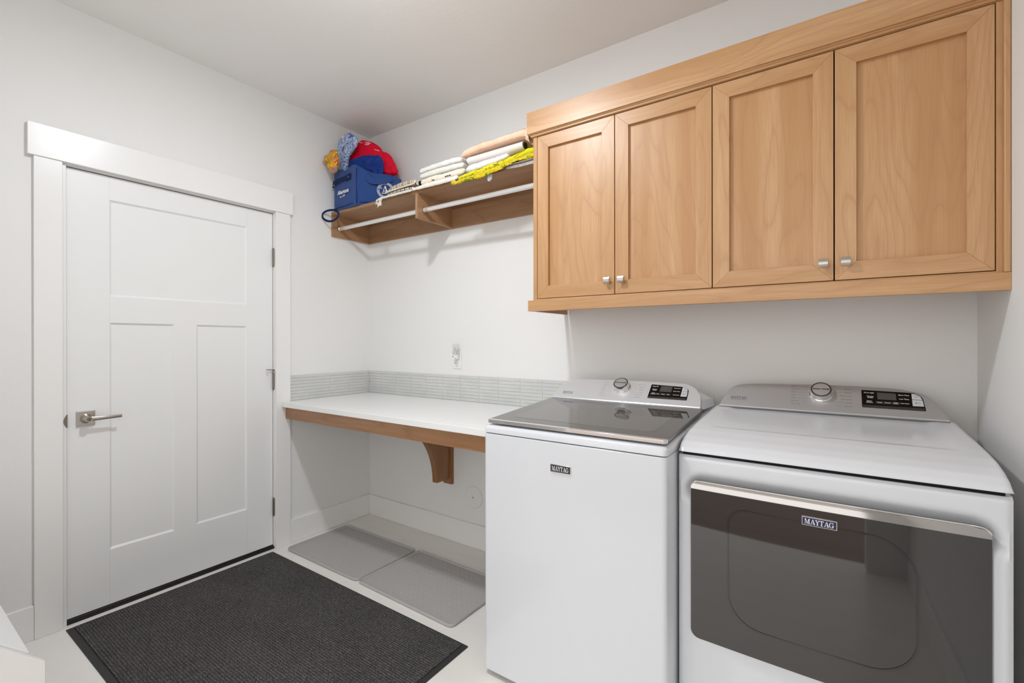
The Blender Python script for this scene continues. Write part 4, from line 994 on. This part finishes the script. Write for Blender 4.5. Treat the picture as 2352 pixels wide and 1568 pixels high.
cq = folded('folded_blanket', [(.560, SZ+.0210, .006, -.318), (.64, SZ+.0225, .009, -.324), (.72, SZ+.0235, .011, -.324), (.790, SZ+.0235, .010, -.312)], -.12, check_m, seed=14, wob=.0012, fine=.0008); tag(cq, 'cream cloth with dark stripes under the multicoloured striped blanket', 'blanket')
iq = folded('folded_cloth', [(.800, SZ+.014, .020, -.300), (.828, SZ+.014, .020, -.302)], -.12, indigo, seed=15, wob=.002, endr=.008); tag(iq, 'small indigo cloth tucked between the striped blanket and the towels', 'cloth')
st_ = folded('folded_blanket', [(.552, SZ+.0320, .008, -.318), (.60, SZ+.0470, .028, -.318), (.67, SZ+.0555, .040, -.318), (.76, SZ+.0590, .040, -.314), (.802, SZ+.0560, .032, -.304)], -.12, stripe_m, seed=16, wob=.003, endr=.016, skew=.25); tag(st_, 'striped orange, cream and navy blanket folded beside the blue bag', 'blanket')
P_ = [(.552, -.321, SZ+.030), (.61, -.323, SZ+.033), (.68, -.323, SZ+.036), (.75, -.320, SZ+.040), (.792, -.310, SZ+.046), (.804, -.302, SZ+.066)]
m = MB().tube([path_at(P_, k/30) for k in range(31)], .0045, n=8); put('blanket_hem', m, t_fringe, st_)

# --- blue insulated bag
bag = empty('tote_bag', (.25, -.20, SZ), 'navy blue insulated tote bag with white print on the left end of the shelf', 'bag')
Bc = [(.030, -.318), (.300, -.338), (.520, -.150), (.300, -.035), (.045, -.045)]
def bagring(z, g, jit):
    t = (z-SZ)/.30; out = []
    pl = smooth_poly([(x, y, .018) for x, y in Bc], .02, 4); c = Vector((.26, -.19))
    L = len(pl); seg_ = []
    for i in range(L):
        a = Vector(pl[i]); b = Vector(pl[(i+1) % L]); k = max(1, int((b-a).length/.018))
        for q in range(k): seg_.append(a+(b-a)*q/k)
    for p in seg_:
        d = (p-c); q = c+d*g; v = nz3((q.x, q.y, z), 9, 3)*.007*jit+nz3((q.x, q.y, z*.4), 20, 9)*.003*jit
        q += d.normalized()*v; out.append(q)
    return out
def bagtop(x, y): # rim height follows the slumped sides
    return SZ+.278-.10*x-.30*max(0, x-.30)+.012*math.sin(x*30)
m = MB(); rings = []
for k in range(17):
    t = k/16; g = .955+.045*min(1, t*8)+.012*math.sin(PI*t)-.02*t*t
    base_ = bagring(SZ+.29*t, g, 1 if 0 < k < 16 else .3)
    rings.append([Vector((p.x, p.y, SZ+.0006+(bagtop(p.x, p.y)-SZ)*t)) for p in base_])
top = rings[-1]; cx_ = Vector((.26, -.19, 0))
for gg, q in ((.988, .0), (.975, -.012), (.965, -.06), (.955, None), (.4, None)):
    rings.append([Vector((cx_.x+(p.x-cx_.x)*gg, cx_.y+(p.y-cx_.y)*gg, p.z+q if q is not None else SZ+.020)) for p in top])
m.loft(rings); put('bag_body', m, navy, bag, ang=70)
# seams
K0 = Vector((.300, -.338, 0)); 
def face(o, d, u, v, h=0):
    """point on a side of the bag: u along it, v up"""
    n_ = Vector((d.y, -d.x, 0)); return Vector((o.x+d.x*u, o.y+d.y*u, v))+n_*h
dL = (Vector((.300, -.338, 0))-Vector((.030, -.318, 0))).normalized(); oL = Vector((.030, -.318, 0))
dR = (Vector((.520, -.150, 0))-K0).normalized()
m = MB().tube([K0+Vector((-.002, .003, z)) for z in [SZ+.01+.222*k/12 for k in range(13)]], .0022, n=6)
m.tube([face(oL, dL, .250*k/14, SZ+.016, .0005) for k in range(1, 14)], .0018, n=6); m.tube([face(K0, dR, .30*k/14, SZ+.016, .0005) for k in range(1, 14)], .0018, n=6)
put('seam', m, navy_d, bag)
# side handle strap on the narrow face
m = MB(); zz = SZ+.190
P_ = [face(oL, dL, u, z, h) for u, z, h in ((.004, zz-.030, .004), (.008, zz-.016, .009), (.03, zz-.008, .018), (.08, zz-.004, .021), (.14, zz-.0, .014), (.185, zz+.003, .007), (.196, zz+.003, .005))]
R2_ = [path_at([tuple(p) for p in P_], k/24) for k in range(25)]
m.tube(R2_, 0, n=10, flat=(.0016, .0135)); sp_ = put('carry_strap', m, navy_d, bag)
m = MB().prism([face(oL, dL, u, z, 0) for u, z in ((.160, zz-.020), (.212, zz-.016), (.212, zz+.023), (.160, zz+.019))], -Vector((dL.y, -dL.x, 0))*.001, Vector((dL.y, -dL.x, 0))*.0075); put('strap_patch', m, navy_d, bag, bevel=.001)
m = MB().turn(face(oL, dL, .190, zz+.003, .0075), Vector((dL.y, -dL.x, 0)), [(0, .0042), (.0015, .0040), (.003, .0022)], 14); put('rivet', m, nickel, bag)
# big flap handle folded over the wide face
m = MB(); P_ = [face(K0, dR, u, z, h) for u, z, h in ((.060, SZ+.200, .003), (.072, SZ+.172, .010), (.10, SZ+.148, .017), (.145, SZ+.146, .019), (.195, SZ+.158, .016), (.225, SZ+.168, .006))]
m.tube([path_at([tuple(p) for p in P_], k/30) for k in range(31)], 0, n=10, flat=(.0016, .019)); put('carry_strap', m, navy, bag)
# loop hanging off the corner of the shelf
m = MB(); cl = Vector((.064, -.366, SZ-.042)); P_ = []
for k in range(49):
    a = R(90+360*k/48); P_.append((cl.x+.060*math.cos(a)+.006*math.sin(a*2), cl.y+.020*math.cos(a)+(.010 if k == 0 else 0)*0, cl.z+.037*math.sin(a)))
m.tube(P_, 0, n=10, flat=(.0072, .0022), up=(-.3, 1, 0)); lp_ = put('hanging_loop', m, navy_d, bag)
m = MB().tube([(.070, -.322, SZ+.006), (.072, -.345, SZ+.006), (.070, -.364, SZ-.004)], 0, n=8, flat=(.010, .0016)); put('loop_tab', m, navy_d, lp_)
nL = Vector((dL.y, -dL.x, 0)); nR = Vector((dR.y, -dR.x, 0))
m = MB(); put_text(m, 'Albertsons', .037, face(oL, dL, .130, SZ+.108, .0085), dL, (0, 0, 1), bold=.0012, sx=.84, spacing=.95, lift=0)
put_text(m, 'est. 1939', .019, face(oL, dL, .122, SZ+.080, .0085), dL, (0, 0, 1), bold=.0004, sx=.85, lift=0); put('store_lettering', m, inkw, bag, smooth=False)
m = MB(); ec = face(K0, dR, .182, SZ+.094, .0085)
def ep(r_, a): return ec+dR*r_*math.cos(a)+Vector((0, 0, 1))*r_*math.sin(a)
for r0_, r1_ in ((.0500, .0520), (.0370, .0386)):
    for k in range(60):
        a, b = 2*PI*k/60, 2*PI*(k+1)/60; m.add([ep(r0_, a), ep(r1_, a), ep(r1_, b), ep(r0_, b)], [(0, 1, 2, 3)])
for k in range(44):
    a = 2*PI*k/44; b = a+.085
    if k % 11 == 10: continue
    m.add([ep(.0405, a), ep(.0475, a), ep(.0475, b), ep(.0405, b)], [(0, 1, 2, 3)])
P, wd = serif('A')
for k, poly in enumerate(P): m.add([ec+dR*((p[0]-.5)*.042)+Vector((0, 0, (p[1]-.45)*.050))+nR*.00005*k for p in poly], [tuple(range(len(poly)))])
put_text(m, '19', .012, ec+dR*(-.027)+Vector((0, 0, .012)), dR, (0, 0, 1), bold=.0003, lift=0)
put('round_emblem', m, inkw, bag, smooth=False)

# --- things in and behind the bag
EX = Vector((.80, .60, 0)); EX = Vector((math.cos(R(22)), math.sin(R(22)), 0)); EZ = Vector((0, 0, 1))
from mathutils.bvhtree import BVHTree
def bvh(o):
    me = o.data; off = ORG[o.name]; return BVHTree.FromPolygons([v.co+off for v in me.vertices], [tuple(p.vertices) for p in me.polygons])
RO = Vector((.045, -.205, SZ))
o = cushion('shopping_bag', [(.08, .06), (.055, .20), (.040, .285), (-.018, .350), (-.012, .406), (.027, .453), (.083, .508), (.114, .511), (.189, .489), (.242, .444), (.247, .418), (.306, .404), (.339, .344), (.366, .292), (.365, .255), (.27, .240), (.25, .12), (.20, .06)], RO, EX, EZ, .085, red, amp=.010, sc=17, seed=21, ang=22, nseg=60, rings_=8)
tag(o, 'crumpled bright red shopping bag stuffed in the top of the blue tote', 'bag')
bt = bvh(o); m = MB(); nn2 = EX.cross(EZ)
for path_ in (((.084, .500), (.094, .488), (.108, .482), (.120, .483)), ((.130, .492), (.145, .484), (.165, .483)), ((.136, .482), (.156, .474), (.174, .476)), ((.132, .473), (.148, .466), (.164, .468)), ((.208, .426), (.224, .420), (.242, .416))):
    P_ = []
    for u, v in path_:
        st0 = RO+EX*u+EZ*v+nn2*.3; h_ = bt.ray_cast(st0, -nn2)
        if h_[0] is not None: P_.append(h_[0]+nn2*.0006)
    if len(P_) > 1: m = MB().tube(P_, 0, n=6, flat=(.0022, .0008), up=tuple(nn2)); put('white_print', m, inkw, o)
o2 = cushion('folded_bag', [(.074, .20), (.070, .335), (.106, .343), (.155, .362), (.213, .362), (.305, .346), (.322, .300), (.318, .20), (.20, .19)], (.075, -.300, SZ), EX, EZ, .036, royal, amp=.008, sc=26, seed=31, ang=25, nseg=60, rings_=7)
tag(o2, 'crumpled royal blue bag under the red bag in the tote', 'bag')
o3 = cushion('plastic_bag', [(.030, .18), (.022, .267), (.002, .299), (-.012, .337), (-.010, .437), (.012, .501), (.047, .520), (.109, .534), (.158, .502), (.196, .448), (.150, .406), (.100, .362), (.085, .29), (.075, .19)], (.034, -.286, SZ), Vector((1, .12, 0)), EZ, .036, filmy, amp=.009, sc=30, seed=41, ang=18, nseg=60, rings_=7)
tag(o3, 'clear blue and lilac printed plastic bag standing in the tote by the door wall', 'bag')
o4 = cushion('reusable_bag', [(.080, .230), (.046, .225), (-.020, .288), (-.050, .319), (-.052, .363), (.010, .358), (.025, .379), (.060, .385), (.085, .363), (.090, .293)], (.062, -.372, SZ), Vector((1, 0, 0)), EZ, .055, floral, amp=.010, sc=38, seed=51, ang=18, nseg=48, rings_=6)
tag(o4, 'crumpled orange and yellow floral bag poking out beside the door wall', 'bag')
